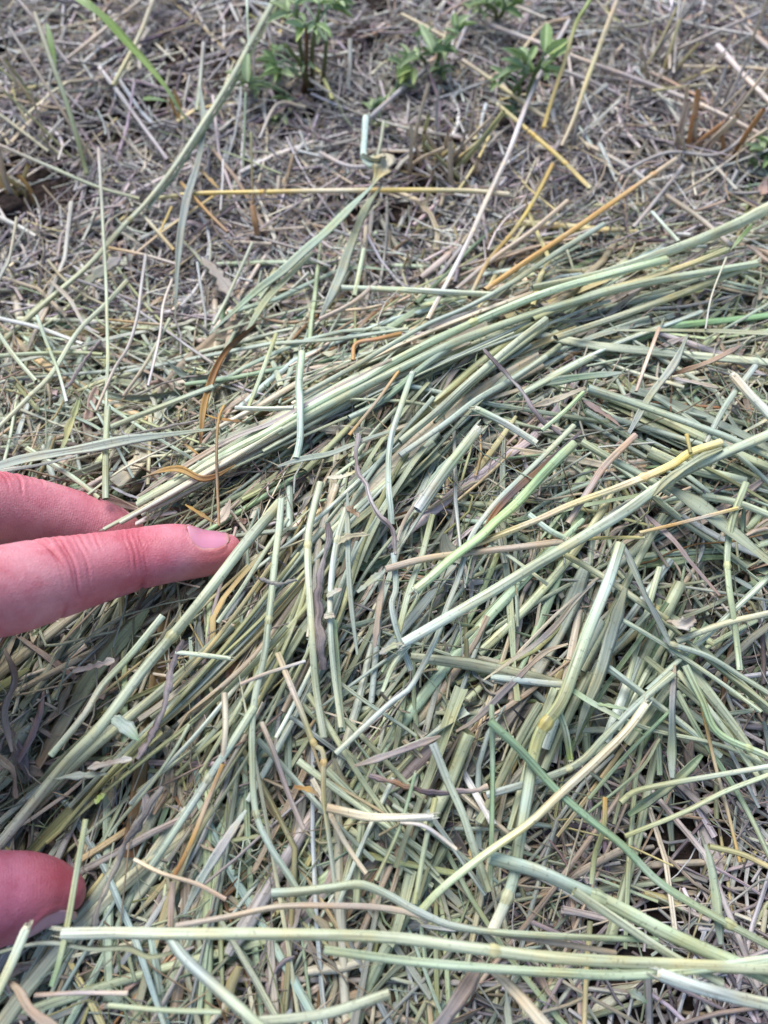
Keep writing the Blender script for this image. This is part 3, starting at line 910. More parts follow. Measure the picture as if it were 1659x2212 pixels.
for (P, ra, rb, c, tw, fo, kind, oz) in ALLS:
    x, y, d = project(P)
    S = P.shape[1]
    mid = P[:, S // 2]
    lenpx = np.hypot(x[:, -1] - x[:, 0], y[:, -1] - y[:, 0])
    vis = in_frame(mid, -20) & (oz > (-.0022 if kind == 'stalk' else -.002))
    area = np.where(vis, lenpx * ra.mean(1) / d.mean(1), -1)
    pick = np.argsort(-area)[:(80 if kind == 'stalk' else 50)]
    pick = pick[area[pick] > 0]
    rest = np.ones(len(P), bool); rest[pick] = False
    for i in pick:
        sect = sect_tube(12, .07) if kind == 'stalk' else sect_blade()
        geo = sweep(P[i:i+1], ra[i:i+1], rb[i:i+1], sect, c[i:i+1], None if tw is None else tw[i:i+1], None if fo is None else fo[i:i+1])
        o = single('hay_stalk' if kind == 'stalk' else 'dry_leaf', geo, M_STALK if kind == 'stalk' else M_BLADE)
        z, g = zone_hay(x[i, S // 2], y[i, S // 2])
        tn = tone_of(c[i].mean(0))
        le = lean_of(x[i, -1] - x[i, 0], y[i, -1] - y[i, 0])
        if kind == 'stalk': pend(o, '%s %s stalk %s' % (le, tn, z), 'hay stalk', 'stalks of ' + g, y[i, S // 2])
        else: pend(o, '%s %s dried leaf %s' % (le, tn, z), 'dried leaf', 'leaves in ' + g, y[i, S // 2])
    if kind == 'stalk':
        near = oz > -.006
        a_, b_ = rest & near, rest & ~near
        parts['stalk'].append(sweep(P[a_], ra[a_], rb[a_], sect_tube(8, .05), c[a_]))
        parts['stalk'].append(sweep(P[b_], ra[b_], rb[b_], sect_tube(5), c[b_]))
    else:
        parts['blade'].append(sweep(P[rest], ra[rest], rb[rest], sect_blade(), c[rest], tw[rest], fo[rest]))
# short chaff lying on and in the heap
P, L, oz = hay_paths(6500, 4, .011, .55, .003, .035, top=2.5, wild=1.8)
n = len(P)
ra = np.clip(R.lognormal(math.log(.00042), .5, n), .00012, .0014)[:, None] * np.array([[.7, 1.1, 1, .5]])
rb = ra * R.uniform(.12, .6, n)[:, None]
c = colours(HK + ['v', 'w'], [12, 10, 4, 18, 20, 8, 8, 3, 14, 3, 6, 6, 2, 8, 10], n, .18); c = np.repeat(c[:, None], 4, 1)
tw = R.uniform(-1.2, 1.2, (n, 1)) + np.zeros((n, 4))
parts['blade'].append(sweep(P, ra, rb, sect_tube(5), c, tw))
# fine fibres and hair-thin stems tangled over the heap
P, L, oz = hay_paths(2600, 9, .040, .5, .012, .11, top=4.0, wild=1.9)
n = len(P)
f_ = np.linspace(-.5, .5, 9)
wob = R.normal(0, .05, (n, 1)) * np.sin(f_[None] * R.uniform(4, 14, (n, 1)) + R.uniform(0, 6, (n, 1))) * L[:, None]
P[:, :, 0] += wob; P[:, :, 1] += np.roll(wob, 1, 0); P[:, :, 2] += np.abs(wob) * .5
ra = np.clip(R.lognormal(math.log(.00021), .4, n), .0001, .0005)[:, None] * np.linspace(1.1, .7, 9)[None]
c = two_tone(colours(HK + ['w', 'P'], [14, 12, 4, 12, 18, 4, 14, 2, 10, 2, 5, 8, 1, 12, 12], n, .15), 9)
parts['blade'].append(sweep(P, ra, ra * .7, sect_tube(4), c))
# curled scraps of dried clover leaf
P, L, oz = hay_paths(2300, 7, .008, .45, .003, .02, top=4.0, wild=2.5)
n = len(P)
f_ = np.linspace(0, 1, 7)
P[:, :, 2] += (L[:, None] * R.uniform(-.1, .45, n)[:, None] * ((f_ - .5) ** 2 * 4)[None])
ra = np.clip(R.lognormal(math.log(.0009), .45, n), .0003, .0026)[:, None] * np.sin(np.pi * (.06 + .88 * f_))[None] * (1 + R.normal(0, .18, (n, 7)))
c = colours(['w', 'v', 'c', 's', 'b', 'q', 'k', 't', 'V'], [16, 11, 26, 14, 8, 10, 4, 18, 4], n, .18); c = np.repeat(c[:, None], 7, 1)
tw = R.uniform(-1.3, 1.3, (n, 1)) + R.normal(0, 1.5, (n, 1)) * f_[None]
parts['blade'].append(sweep(P, ra, np.full_like(ra, .00008), sect_blade(), c, tw, np.repeat(R.uniform(.1, 1.2, (n, 1)), 7, 1)))
V, F, C, U = merge(parts['stalk'])
tag(link('hay', mesh_raw('hay', V, F, C, U), M_STALK), 'heap of pale green cut hay stalks', 'hay', kind='stuff')
V, F, C, U = merge(parts['blade'])
tag(link('hay_chaff', mesh_raw('hay_chaff', V, F, C, U), M_BLADE), 'dried leaf scraps and chaff mixed through the heap', 'chaff', kind='stuff')

# ------------------------------------------------------------------ single stalks, straws, leaves and twigs one can point to
def parse(s): return np.array([[float(v) for v in q.split(',')] for q in s.split()])

def extend(pts, m=170):
    """a piece cut by the picture's edge goes on beyond it"""
    out = [list(p) for p in pts]
    def edge(p): return p[0] <= 2 or p[0] >= 1657 or p[1] <= 2 or p[1] >= 2210
    if edge(out[-1]):
        a, b = np.array(out[-2]), np.array(out[-1]); out.append(list(b + (b - a) / np.linalg.norm(b - a) * m))
    if edge(out[0]):
        a, b = np.array(out[1]), np.array(out[0]); out.insert(0, list(b + (b - a) / np.linalg.norm(b - a) * m))
    return np.array(out)

KINDS = {'S': ('hay_stalk', 'hay stalk'), 'Y': ('straw', 'straw'), 'B': ('dry_leaf', 'dried leaf'), 'T': ('twig', 'twig'),
         'W': ('weed_shoot', 'weed'), 'E': ('weed_shoot', 'weed')}
HERO_N = 0
def hero(kind, w, col, off, path, label, node=(), cut='', taper=(1, 1), fold=.35, twist=(0.2, 0.2), group=None):
    """w: width in picture units; off: mm above what lies below (one value, or one for each point)"""
    global HERO_N
    HERO_N += 1
    pts = parse(path)
    offs = np.array(off if isinstance(off, (list, tuple)) else [off] * len(pts), float)
    p2 = np.c_[pts, offs]
    e = extend(pts)
    if len(e) > len(pts):
        lo = 1 if not np.allclose(e[0], pts[0]) else 0
        offs = np.r_[[offs[0]] * lo, offs, [offs[-1]] * (len(e) - len(pts) - lo)]
        p2 = np.c_[e, offs]
    S = 44
    c2 = catmull(p2, S)
    P = surf(c2[:, 0], c2[:, 1], c2[:, 2])
    c2[:, 2] += np.clip(4 - pile(P[:, 0], P[:, 1]), 0, 2.5) + 1.6
    P = surf(c2[:, 0], c2[:, 1], c2[:, 2])
    # stiff pieces do not follow every dip of the heap
    z = P[:, 2].copy()
    ker = np.hanning(15); ker /= ker.sum()
    zs = np.convolve(np.pad(z, 7, mode='edge'), ker, 'valid')
    if kind != 'B': z = .2 * z + .8 * zs
    else: z = .6 * z + .4 * zs
    P = at(c2[:, 0], c2[:, 1], z)
    rr = np.random.default_rng(1000 + HERO_N)
    _, _, d = project(P)
    t = np.linspace(0, 1, S)
    ra = 0.54 * w * d / FPX * (taper[0] + (taper[1] - taper[0]) * t)
    keys = col
    cs = np.array([PALN[k] for k in keys])
    cc = np.stack([np.interp(t, np.linspace(0, 1, len(cs)), cs[:, j]) for j in range(3)], 1) if len(cs) > 1 else np.repeat(cs, S, 0)
    cc = cc * (1 + rr.normal(0, .05)) * (1 + rr.normal(0, .03, (1, 3)))
    uo = np.array([rr.uniform(0, 900)])
    tw = fo = None
    if kind in 'BW':
        tt = t
        torn = kind == 'B' and rr.random() < .65
        prof = np.clip(np.minimum(1, .35 + 3.5 * tt), .1, 1) * np.clip(np.minimum(1, (.45 if torn else .12) + 2.6 * (1 - tt)), .08, 1)
        span = np.linalg.norm(pts[-1] - pts[0])
        if kind == 'B':
            jag = np.convolve(rr.normal(0, 1.6, S + 8), np.hanning(9) / np.hanning(9).sum(), 'same')[4:-4]
            prof = prof * (1 + (.30 if span < 130 else .10) * jag)
            if span < 130: prof = np.clip(prof, .25, 1.5)
        wob = 1 + .12 * np.sin(9 * t + rr.uniform(0, 6)) * rr.uniform(.3, 1)
        ra = ra * prof * wob
        rb = np.full(S, .00010)
        tw = (twist[0] + (twist[1] - twist[0]) * t + .25 * np.sin(5 * t + rr.uniform(0, 6)))[None]
        fo = (fold * (1 + .3 * np.sin(7 * t + rr.uniform(0, 6))))[None]
        sect = sect_blade()
    elif kind == 'T':
        nz = np.convolve(rr.normal(0, 1, S + 4), np.ones(3) / 3, 'same')[2:-2]
        ra = ra * np.clip(1 + .42 * nz, .45, 1.9)
        rb = ra * .85
        P = P + np.c_[np.convolve(rr.normal(0, 1, S), np.ones(4) / 4, 'same'), np.convolve(rr.normal(0, 1, S), np.ones(4) / 4, 'same'), np.zeros(S)] * (ra * .35)[:, None]
        sect = sect_tube(9, .18)
    else:
        ra = ra * (1 + .035 * np.sin(6 * t + rr.uniform(0, 6)) + rr.normal(0, .012, S))
        rb = ra * rr.uniform(.62, .9)
        tw = (rr.uniform(-.4, .4) + rr.normal(0, .5) * t)[None]
        sect = sect_tube(14, .07)
    mat = {'S': M_STALK, 'Y': M_STALK, 'B': M_BLADE, 'T': M_TWIG, 'W': M_GRASS, 'E': M_GRASS}[kind]
    geo = sweep(P[None], ra[None], np.asarray(rb)[None], sect, cc[None], tw, fo, uo)
    o = single(KINDS[kind][0], geo, mat)
    tag(o, label, KINDS[kind][1], group)
    def bit(name, s, length, fat, colr, mat_=M_STALK):
        k = s * (S - 1)
        q = np.array([[np.interp(k + v, np.arange(S), P[:, j]) for j in range(3)] for v in (-.5, .5)])
        ctr = q.mean(0); T = unit(q[1] - q[0])
        rad = np.interp(k, np.arange(S), ra)
        n_ = 7
        tt = np.linspace(-.5, .5, n_)
        PP = ctr + T * (tt * length * rad)[:, None]
        prof = fat(tt) * rad
        g = sweep(PP[None], prof[None], (prof * .82)[None], sect_tube(12), np.repeat(np.array(colr)[None, None], n_, 1), tw[:, :1].repeat(n_, 1) if tw is not None else None)
        V, F, C, U = g
        me = mesh_raw(name, V - np.array(o.location), F, C, U)
        return link(name, me, mat_, o)
    for s in node:
        base = np.array([np.interp(s, t, cc[:, j]) for j in range(3)])
        bit('node', s, 2.4, lambda q: .98 + .22 * np.exp(-(q / .22) ** 2) - .05 * (np.abs(q) > .45), base * np.array([1.04, .94, .78]))
    for ch in cut:
        s = 0.0 if ch == 's' else 1.0
        pale = cc[0 if ch == 's' else -1] * .35 + np.array([.66, .66, .52]) * .65
        bit('cut_end', s, 1.3, lambda q: .80 + .10 * np.sin(17 * q), pale)
        k = 0 if ch == 's' else S - 1
        T = unit(P[k] - P[4 if ch == 's' else S - 5])
        rad = ra[k]; nf = 6
        sd = unit(np.cross(T, [0, 0, 1.])); up_ = np.cross(sd, T)
        an = rr.uniform(0, 6.28, nf)
        st = P[k] + (sd * np.cos(an)[:, None] + up_ * np.sin(an)[:, None] * .7) * rad * .75
        L_ = rad * rr.uniform(.7, 2.6, nf)
        dirs = unit(T + rr.normal(0, .22, (nf, 3)))
        ff = np.linspace(-.3, 1, 4)
        PP = st[:, None] + dirs[:, None] * (L_[:, None] * ff)[..., None]
        rs = rad * rr.uniform(.15, .34, nf)[:, None] * np.array([[1, 1, .8, .25]])
        V, F, C, U = sweep(PP, rs, rs * .4, sect_tube(4), np.repeat((pale * rr.uniform(.8, 1.1, (nf, 1)))[:, None], 4, 1))
        fr = mesh_raw('frayed_fibres', V - np.array(o.location), F, C, U)
        link('frayed_fibres', fr, M_BLADE, o)
    return o
H = hero

# --- over the soil, upper left
H('S',12,'gge',[14,14,13,12,10,8,7,6,5,4],'592,0 540,95 500,170 440,265 370,370 310,445 265,490 190,575 100,652 0,742','long green stalk slanting across the upper left to the left edge',node=(.12,.57))
H('S',7,'eeg',[13,12,11,10,8,7],'604,0 552,98 510,175 452,266 382,372 318,452','thin olive stalk running along the right of the long upper left stalk')
H('B',15,'bqb',[9,9,8,7,6,5,4],'432,188 440,262 430,345 404,432 390,505 383,575 378,690','pale bluish leaf hanging upright across the left end of the yellow straw',fold=.6)
H('Y',10,'YyycyYc',[5,5,5,5,5,4],'340,428 420,418 560,415 800,411 1000,412 1100,420','long yellow straw lying level across the soil',node=(.3,.62),cut='e')
H('Y',5,'s',3,'425,430 500,432 590,430 650,424','grey split sliver just below the long yellow straw')
H('S',14,'PPPG',[22,20,18,18,17],'790,254 787,300 786,338 800,357 828,353','pale upright stalk rising above the yellow bent leaf',cut='s')
H('B',30,'PYcYG',[17,18,18,15],'780,346 808,352 834,350 806,404','crumpled yellow leaf fold at the top of the bent blade',fold=.8,twist=(1.0,-.6))
H('B',19,'PGPGP',[15,13,11,9,7,6],'806,400 715,492 655,545 608,588 553,630 452,722','long grey-green blade running down left from the yellow fold',fold=.3)
H('B',15,'GgG',[9,7,5,4],'676,545 619,604 571,655 530,722','light green folded blade beside the long grey-green blade')
H('B',27,'GgPq',[12,10,8,6,4],'826,400 790,452 751,548 732,602 690,690','wide blue-green leaf widening downwards right of the bent blade',fold=.25,taper=(.4,1.1))
H('S',7,'g',[10,8,6],'829,262 822,310 812,350','thin green stem standing right of the pale upright stalk')
H('S',5,'P',[26,22,18],'533,0 535,50 538,100','very thin pale stem dropping from the top edge')
H('E',5,'kg',[14,9,4],'530,200 528,290 525,362','thin green stem below the left clover leaf')
H('E',5,'ed',[12,8,4],'542,285 544,360 546,440','thin olive stem standing on the yellow straw')
H('S',9,'sg',[16,12,8,6],'440,92 436,140 430,200 425,240','thin grey stem above the pale bluish leaf')
H('S',7,'sgGg',[18,16,13,10,8,7,6,5],'213,320 222,475 229,608 231,692 233,775 230,842 230,910 228,960','tall thin stalk standing upright left of centre')
H('S',14,'geg',[7,7,6],'232,880 228,975 228,1078','thick green stalk end standing upright behind the middle finger')
H('S',7,'sst',[13,12,10,9,8,6],'315,550 306,612 297,682 277,748 247,797 207,888','curving greyish stem right of the tall thin stalk')
H('S',6,'cw',[10,9,8,7],'372,604 353,658 344,730 320,834','pale thin stem curving down beside the bluish leaf')
H('S',10,'gGg',[8,7,6,6,5,5],'275,606 227,658 167,718 113,805 63,857 0,920','green stalk slanting to the left edge below the long stalk',node=(.55,))
H('S',10,'PqP',[7,6,5],'0,688 83,708 178,743','pale bluish stalk from the left edge above two others',cut='e')
H('S',9,'Gge',[5,5,4,4],'0,769 67,765 167,762 222,766','level yellow-green stalk at the left edge')
H('S',10,'PG',[7,6,5],'0,725 33,772 78,824','pale stalk slanting down from the left edge')
H('S',7,'Pgw',[9,8,6,5],'80,682 103,745 127,805 144,868','thin pale stalk crossing the left edge stalks',node=(.4,))
H('B',9,'cw',[9,7,6,5],'108,606 150,648 183,702 214,720','narrow cream leaf curling below the long stalk')
H('Y',6,'ot',[6,6,5],'233,690 300,697 368,703','short orange straw level between two upright stems')
H('T',7,'vsv',[5,4,4],'217,735 177,788 142,840','grey-violet twig in the loose hay on the left')
H('S',7,'gt',[7,6,5],'367,688 317,782 266,856','thin green-tan stalk slanting left of the rust leaf')
H('B',13,'drrod',[7,7,7,6,5,4,3],'553,698 500,742 480,768 460,808 443,868 437,908 433,958','curled rust brown leaf standing above the sheaf',fold=.9,twist=(1.0,.3))
H('S',13,'bgb',[6,6,6,6],'227,928 300,898 383,865 461,835','blue-green stalk with a cut left end behind the hand',cut='s')
H('B',22,'PqPPG',[9,9,9,9,9,8,7],'0,1011 50,996 117,982 200,967 283,950 383,937 475,925','pale blue leaf touching the middle finger from the left edge',fold=.5,twist=(.1,-.3))
H('B',14,'PPP',[7,7,7],'0,1020 83,1006 164,985','narrow pale blue leaf split under the wide pale blue leaf')
H('B',14,'eYe',[5,5,5,5],'170,865 157,908 143,952 128,980','yellow-green seed spike lying behind the hand',fold=.9)
H('S',11,'GPG',[4,4,4,3],'57,968 117,1005 167,1038 214,1077','yellowish pale stalk running down to the middle finger')
H('S',6,'GcG',[4,5,6,6],'190,1068 267,1012 367,962 432,927','thin pale stalk running up right from the middle finger')
H('T',6,'vs',4,'200,958 333,928 428,908','thin brown twig just above the pale blue leaf')
H('B',13,'tooro',[4,7,8,7,6],'307,1032 383,1014 433,1033 467,1028 508,1004','wavy ochre leaf across the sheaf behind the fingertip',fold=.6,twist=(.5,-.8))
H('S',6,'odr',[8,8,8,5],'484,876 472,908 468,992 473,1136','upright orange-brown tendril behind the fingernail',node=(.15,))
H('B',8,'to',[5,5],'375,942 432,984','short ochre leaf scrap left of the brown tendril')
H('B',8,'od',[5,4],'400,1090 466,1131','short brown leaf joined to the foot of the tendril')
H('B',7,'od',[7,7,6],'445,896 470,905 528,912','small brown side leaf at the top of the tendril')
H('B',7,'wvw',[4,5,4],'233,1048 273,1068 309,1079','narrow violet-white curl beside the middle finger')

# --- soil: loose straws upper left
H('W',38,'LLllk',[34,28,22,15,9,4],'170,0 225,45 280,105 350,182 390,242 415,276','broad bright green grass blade leaning in at the top left',taper=(1.1,.35),fold=.5)
H('W',12,'LlL',[24,20,15],'102,52 112,102 121,168','narrow bright green blade left of the broad one',fold=.4)
H('E',10,'tge',[30,24,18,10,3],'75,28 110,130 140,210 170,310 188,376','tan-green grass stem leaning left of the broad blade')
H('E',7,'st',[26,18,10,3],'20,60 90,170 150,265 200,340','thin tan grass stem leaning parallel to the tan-green one')
H('W',15,'lk',[6,6],'308,214 366,220','small bright green leaf lying below the broad blade')
H('Y',9,'ttY',[6,5,4],'332,0 295,90 243,186','tan straw crossing behind the broad blade')
H('Y',8,'tp',[6,5,4],'304,0 210,76 145,128','tan straw from the top edge towards the grass stems')
H('Y',9,'wsv',[3,3,3],'215,146 285,240 362,346','grey flat straw slanting down right on the upper left soil')
H('Y',7,'tsGg',[5,5,5,5],'0,314 125,368 210,404 302,430','long thin tan straw from the left edge to the long stalk')
H('B',9,'to',[6,5],'414,350 471,406','short tan leaf just above the yellow straw')
H('Y',7,'ood',[6,5,4],'390,394 450,460 492,502','thin brown-orange stem below the yellow straw')
H('Y',8,'tto',[6,5,4],'304,460 340,500 376,541','tan straw stub left of the thin brown stem')
H('Y',8,'otp',[6,6,5],'235,535 310,550 382,571','ochre straw level across the tall thin stalk')
H('Y',6,'yYt',[4,4,4],'466,420 352,500 288,552','thin yellow straw slanting below the long yellow straw')
H('Y',5,'y',[6,4],'371,446 345,502','tiny bright yellow straw left of the bluish leaf')
H('Y',12,'rd',[9,2],'545,446 556,508','rust brown stub standing below the yellow straw')
H('S',7,'gG',[7,6,5,4],'545,525 520,580 490,645 460,702','thin grey-green stalk pointing down left to the heap')
H('Y',5,'ws',[7,5,3],'482,345 480,400 476,455','thin whitish straw upright above the yellow straw')
H('Y',10,'wsw',[2,3,2],'0,470 40,490 78,512','pale grey straw at the left edge of the soil')
H('B',30,'ss',[2,3,2],'440,560 475,600 500,640','broad papery grey leaf scrap on the soil',fold=.2)
H('B',22,'sg',[5,4],'262,555 176,618','papery grey-green leaf lying along the long stalk',fold=.2)
H('Y',7,'sv',[14,8,3],'40,0 95,70 150,140','thin grey stem leaning at the top left corner')
H('Y',6,'tst',[5,4,4],'0,600 20,560 36,470','bent thin straw at the left edge above the heap')

# --- soil: right
H('Y',9,'YyyY',[7,7,6,5],'1074,225 1150,290 1210,342 1275,407','bright yellow straw slanting down right',node=(.38,.72),cut='se')
H('E',10,'LlYy',[30,24,17,10,4],'1274,0 1244,52 1219,135 1194,210 1174,276','lime yellow stem slanting in from the top edge')
H('Y',11,'ctYt',[16,12,9,6,4],'1334,0 1299,90 1264,185 1239,260 1213,318','straw coloured stem right of the lime stem',node=(.25,.52))
H('Y',10,'sswcwc',[9,9,8,7,7,6,6,5],'1229,45 1179,135 1139,222 1099,330 1049,436 1014,516 954,632 924,690','long pale grey straw running down to the sheaf',node=(.48,.7))
H('Y',9,'oyot',[6,6,5,5,5],'1194,355 1149,440 1109,500 1054,566 1014,642','ochre yellow straw left of the orange one',node=(.3,.55))
H('Y',10,'tts',[5,5,5,4],'1226,434 1149,500 1069,556 984,626','tan straw between ochre and orange straws')
H('Y',12,'tooo',[9,8,8,7,6],'1460,344 1354,416 1254,486 1149,556 1047,626','bold orange straw slanting down into the sheaf',node=(.12,),cut='s')
H('Y',11,'scsctw',[4,4,4,4,4,4,4],'1059,55 1169,95 1244,125 1359,166 1454,202 1554,246 1659,300','long pale straw across the upper right to the edge',node=(.35,.6))
H('Y',9,'tYt',[4,4,4,4],'999,130 1079,185 1149,235 1199,266','tan-yellow straw behind the right clover plant')
H('Y',10,'tsts',[3,3,3,3,3],'1264,310 1354,360 1429,415 1504,466 1582,532','tan straw running down right towards the green sheaf')
H('Y',14,'wct',[5,5,5],'1549,98 1604,160 1659,216','thick pale straw at the right edge')
H('Y',10,'tst',[6,5,5],'1659,20 1554,66 1452,111','tan straw slanting from the top right corner')
H('Y',6,'Yt',[5,5],'1408,196 1525,182','thin level straw in the top right stubble')
H('Y',8,'ss',[5,4,4],'1476,358 1419,430 1368,492','grey straw right of the orange straw')
H('S',9,'PG',[6,6],'1409,459 1466,522','short pale green stalk above the sheaf at right',cut='s')
H('W',9,'lL',[12,7],'1625,484 1578,541','small bright green blade across the sheaf at the right edge',fold=.3)
H('Y',4,'v',[5,5],'1484,460 1304,531','thread-thin violet stem above the sheaf')
H('S',4,'cw',[9,9,8],'1569,556 1537,640 1524,712','thread-thin cream stem bowed across the sheaf at right')
H('Y',8,'sss',[4,4,4,4],'1659,235 1560,330 1440,330 1330,380','dark grey bent straw in the right stubble')
H('Y',9,'tY',[4,4,3],'1230,40 1170,60 1106,140','tan straw above the right clover plant')
H('Y',9,'ws',[3,3,3],'920,150 860,200 790,262','pale straw on the soil between the clover plants')
H('Y',7,'st',[3,4,3],'560,300 600,225 660,232','grey straw bent below the left clover')
H('Y',8,'sw',[3,3,3],'690,330 760,360 850,352','pale grey straw left of the stubble tuft')
H('Y',7,'tw',[3,3,3],'1290,60 1400,50 1510,5','thin tan straw near the top right edge')
H('Y',8,'st',[10,8,4],'1480,0 1450,90 1446,150','grey-tan stem upright at the top right')
H('Y',7,'ss',[14,9,4],'1468,0 1462,70 1455,160','thin grey stem beside the grey-tan upright stem')
H('Y',9,'wtw',[4,4,4],'1010,40 1090,10 1180,40','pale straw at the top edge by the green sprig')
H('Y',7,'vs',[8,6,3],'1018,20 1000,75 975,130','dark stem behind the middle clover plant')
H('Y',8,'tw',[3,3,3],'560,30 640,70 720,52','tan straw behind the left clover')

# --- green sheaf to the upper right
H('S',27,'LGgGgg',[8,9,9,9,8,6],'1659,450 1579,490 1479,530 1379,566 1279,596 1150,622','thick light green stalk leading the sheaf to the right edge',taper=(1.0,.55))
H('S',17,'gGgGGg',[9,9,8,7,7,6,6,6,5,5,4,4],'1440,560 1290,600 1200,625 1106,660 974,718 864,773 791,817 718,853 644,894 571,938 480,985 300,1085','long green stalk along the crest of the sheaf',node=(.35,))
H('S',16,'GggGg',[8,8,7,6,6,5,5,5,4],'1634,570 1500,592 1380,614 1250,648 1106,694 974,744 864,796 760,848 600,936','green stalk lying just under the crest stalk',cut='s')
H('S',12,'bgbgb',[8,8,8,8,8,8,7,6],'1305,484 1200,548 1106,611 1011,663 919,703 828,754 754,798 637,861','blue-green stalk on the far side of the sheaf')
H('B',11,'cwcc',[7,6,6,5,5,5,4],'846,776 754,826 663,874 589,914 498,950 400,1007 290,1078','cream dry leaf strip running down the sheaf to the hand',fold=.4)
H('S',9,'ccG',[6,6,6,5,5],'560,955 480,998 400,1045 320,1092 225,1143','pale straw end poking between index and middle finger',cut='e')
H('S',9,'GcP',[8,7,6,6],'610,925 500,992 380,1062 260,1130','pale green stalk beside the poking straw end')
H('S',15,'gegg',[6,6,5,5,5],'1636,566 1554,601 1454,641 1329,686 1200,730','olive green stalk below the thick light green stalk',cut='s')
H('S',14,'eYGe',[7,7,6,6,5],'1569,540 1479,575 1379,607 1279,636 1150,690','yellow-green stalk in the right of the sheaf')
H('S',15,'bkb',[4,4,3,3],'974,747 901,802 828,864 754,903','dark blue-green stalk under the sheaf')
H('S',15,'gGg',[5,5,5,5,5],'1180,690 1106,747 1011,828 938,894 864,954','green stalk fanning out below the sheaf')
H('S',13,'bbq',[5,5,5,5,4],'1180,770 1106,820 1029,864 956,919 864,984','blue-green stalk second below the sheaf')
H('S',8,'oto',[5,5,4],'861,802 813,868 754,940','thin ochre stem slanting under the sheaf')
H('S',15,'GbPqP',[9,9,9,8,8,7],'652,762 646,828 648,864 649,912 648,950 640,990','short bluish stalk standing upright across the sheaf',cut='s')
H('B',14,'qbqb',[7,7,8,8,7],'600,1008 652,993 718,980 791,951 846,932','blue-grey leaf bent sideways from the upright bluish stalk',fold=.5)
H('S',10,'PGP',[6,6,6],'509,881 571,883 634,881','short level pale stalk crossing into the sheaf')
H('S',9,'oro',[6,8,8,7],'762,778 769,743 817,732 866,720','orange stem bent at a right angle above the sheaf')
H('S',9,'eGe',[6,6,5],'597,721 567,802 536,881','straight olive stalk leaning left of the sheaf')
H('S',12,'PGPG',[5,5,5,5],'736,622 864,626 974,632 1064,636','level pale green stalk behind the sheaf')
H('Y',9,'ptp',[6,6,5],'690,690 760,655 815,610','brown stem pointing to the wide blue leaf')
H('B',10,'gb',[5,5,4],'720,610 760,580 850,585','narrow arched green leaf behind the level stalk')
H('S',10,'Gg',[7,6,5],'786,540 776,590 765,640','short green stalk standing behind the wide blue leaf',cut='s')

# --- centre
H('S',14,'GgGgbg',[7,7,7,7,6,6,6,6,6,6,6,6,6],'608,1078 602,1146 593,1219 586,1292 580,1343 571,1417 552,1500 545,1560 545,1643 552,1752 578,1819 621,1887 677,1980','long green stalk bowed downwards right of the fingertip',node=(.28,.73))
H('S',16,'gGGgG',[5,6,6,6,6,5,4],'692,1043 670,1131 665,1178 667,1260 674,1360 682,1480 699,1594','first upright green stalk right of the bowed stalk',node=(.25,))
H('S',14,'GPGG',[6,6,6,6,6,5],'749,1098 729,1167 717,1240 713,1330 720,1440 737,1572','second upright green stalk right of the bowed stalk',node=(.15,))
H('B',12,'qPqP',[8,7,7,7,6],'751,1064 751,1160 754,1252 760,1320 772,1414','flat bluish leaf strip right of the upright stalks',fold=.15)
H('S',15,'kgG',[4,4,4,3],'720,1340 726,1420 732,1500 741,1580','thick green stalk behind the second upright stalk')
H('T',15,'VvVvV',[6,6,6,6,6,5],'710,1131 707,1178 693,1235 688,1288 692,1362 699,1446','dark shaggy twig between the two upright stalks')
H('S',9,'GgG',[6,6,6,5],'622,1120 570,1195 520,1275 470,1345','thin light green stalk just right of the fingertip')
H('S',23,'gGgGgPg',[5,7,8,8,8,8,7,7],'605,1086 525,1180 468,1254 400,1340 310,1447 215,1572 140,1652 0,1822','thick pale green stalk under the fingertip down to the left edge',node=(.33,),cut='s')
H('S',14,'PgcG',[6,7,7,7,7],'352,1330 280,1417 220,1482 180,1547 110,1632','slimmer stalk left of the thick pale green one')
H('S',13,'bgqbPb',[7,8,8,8,8,7,6],'890,806 864,883 846,940 839,1000 840,1060 844,1100 846,1133','bluish stalk hanging down in the centre',cut='s')
H('S',13,'qbqbq',[7,6,6,6,5],'850,1195 855,1270 846,1307 858,1364 888,1448','broken lower half of the bluish centre stalk')
H('T',10,'svwvs',[9,9,9,9,9,8,7],'773,938 771,1013 791,1046 806,1094 828,1123 850,1149 853,1197','pale crooked twig crossing the bluish centre stalk')
H('B',16,'ccY',[6,8,7],'706,1032 740,1030 770,1018','cream leaf scrap left of the crooked twig',fold=.3)
H('B',13,'ctc',[7,8,7],'731,1176 754,1160 800,1155','torn cream leaf scrap on the upright stalks',fold=.5,twist=(.6,-.4))
H('B',16,'tdt',[8,8],'748,1095 775,1118','brown crumpled leaf scrap above the torn cream scrap',fold=.7)
H('B',14,'GPc',[7,7],'706,1290 738,1272','pale yellow-green leaf scrap on the dark twig',fold=.5)
H('B',15,'cGc',[7,7],'700,1335 722,1330','tiny cream scrap on the second upright stalk',fold=.6)
H('B',16,'qbq',[6,6],'772,1280 828,1236','feathery blue-grey leaf scrap left of the tan straw',fold=.4)
H('Y',8,'ctc',[7,8,8],'858,1168 875,1123 909,1072','forked cream straw pointing up in the centre',cut='e')
H('S',21,'PGLG',[8,8,8,7],'901,1101 949,1032 1004,962 1030,930','bright pale stalk broken off in the centre right',cut='e')
H('B',22,'qbq',[5,5,4],'896,1108 940,1040 985,975','shadowed blue leaf under the bright pale stalk',fold=.3)
H('B',13,'ptp',[4,4,4],'809,1398 820,1307 832,1241','brown-tan leaf standing below the tan straw')
H('S',13,'egGe',[5,5,5,5],'934,1112 912,1197 886,1270 857,1380','olive stalk running down centre right')
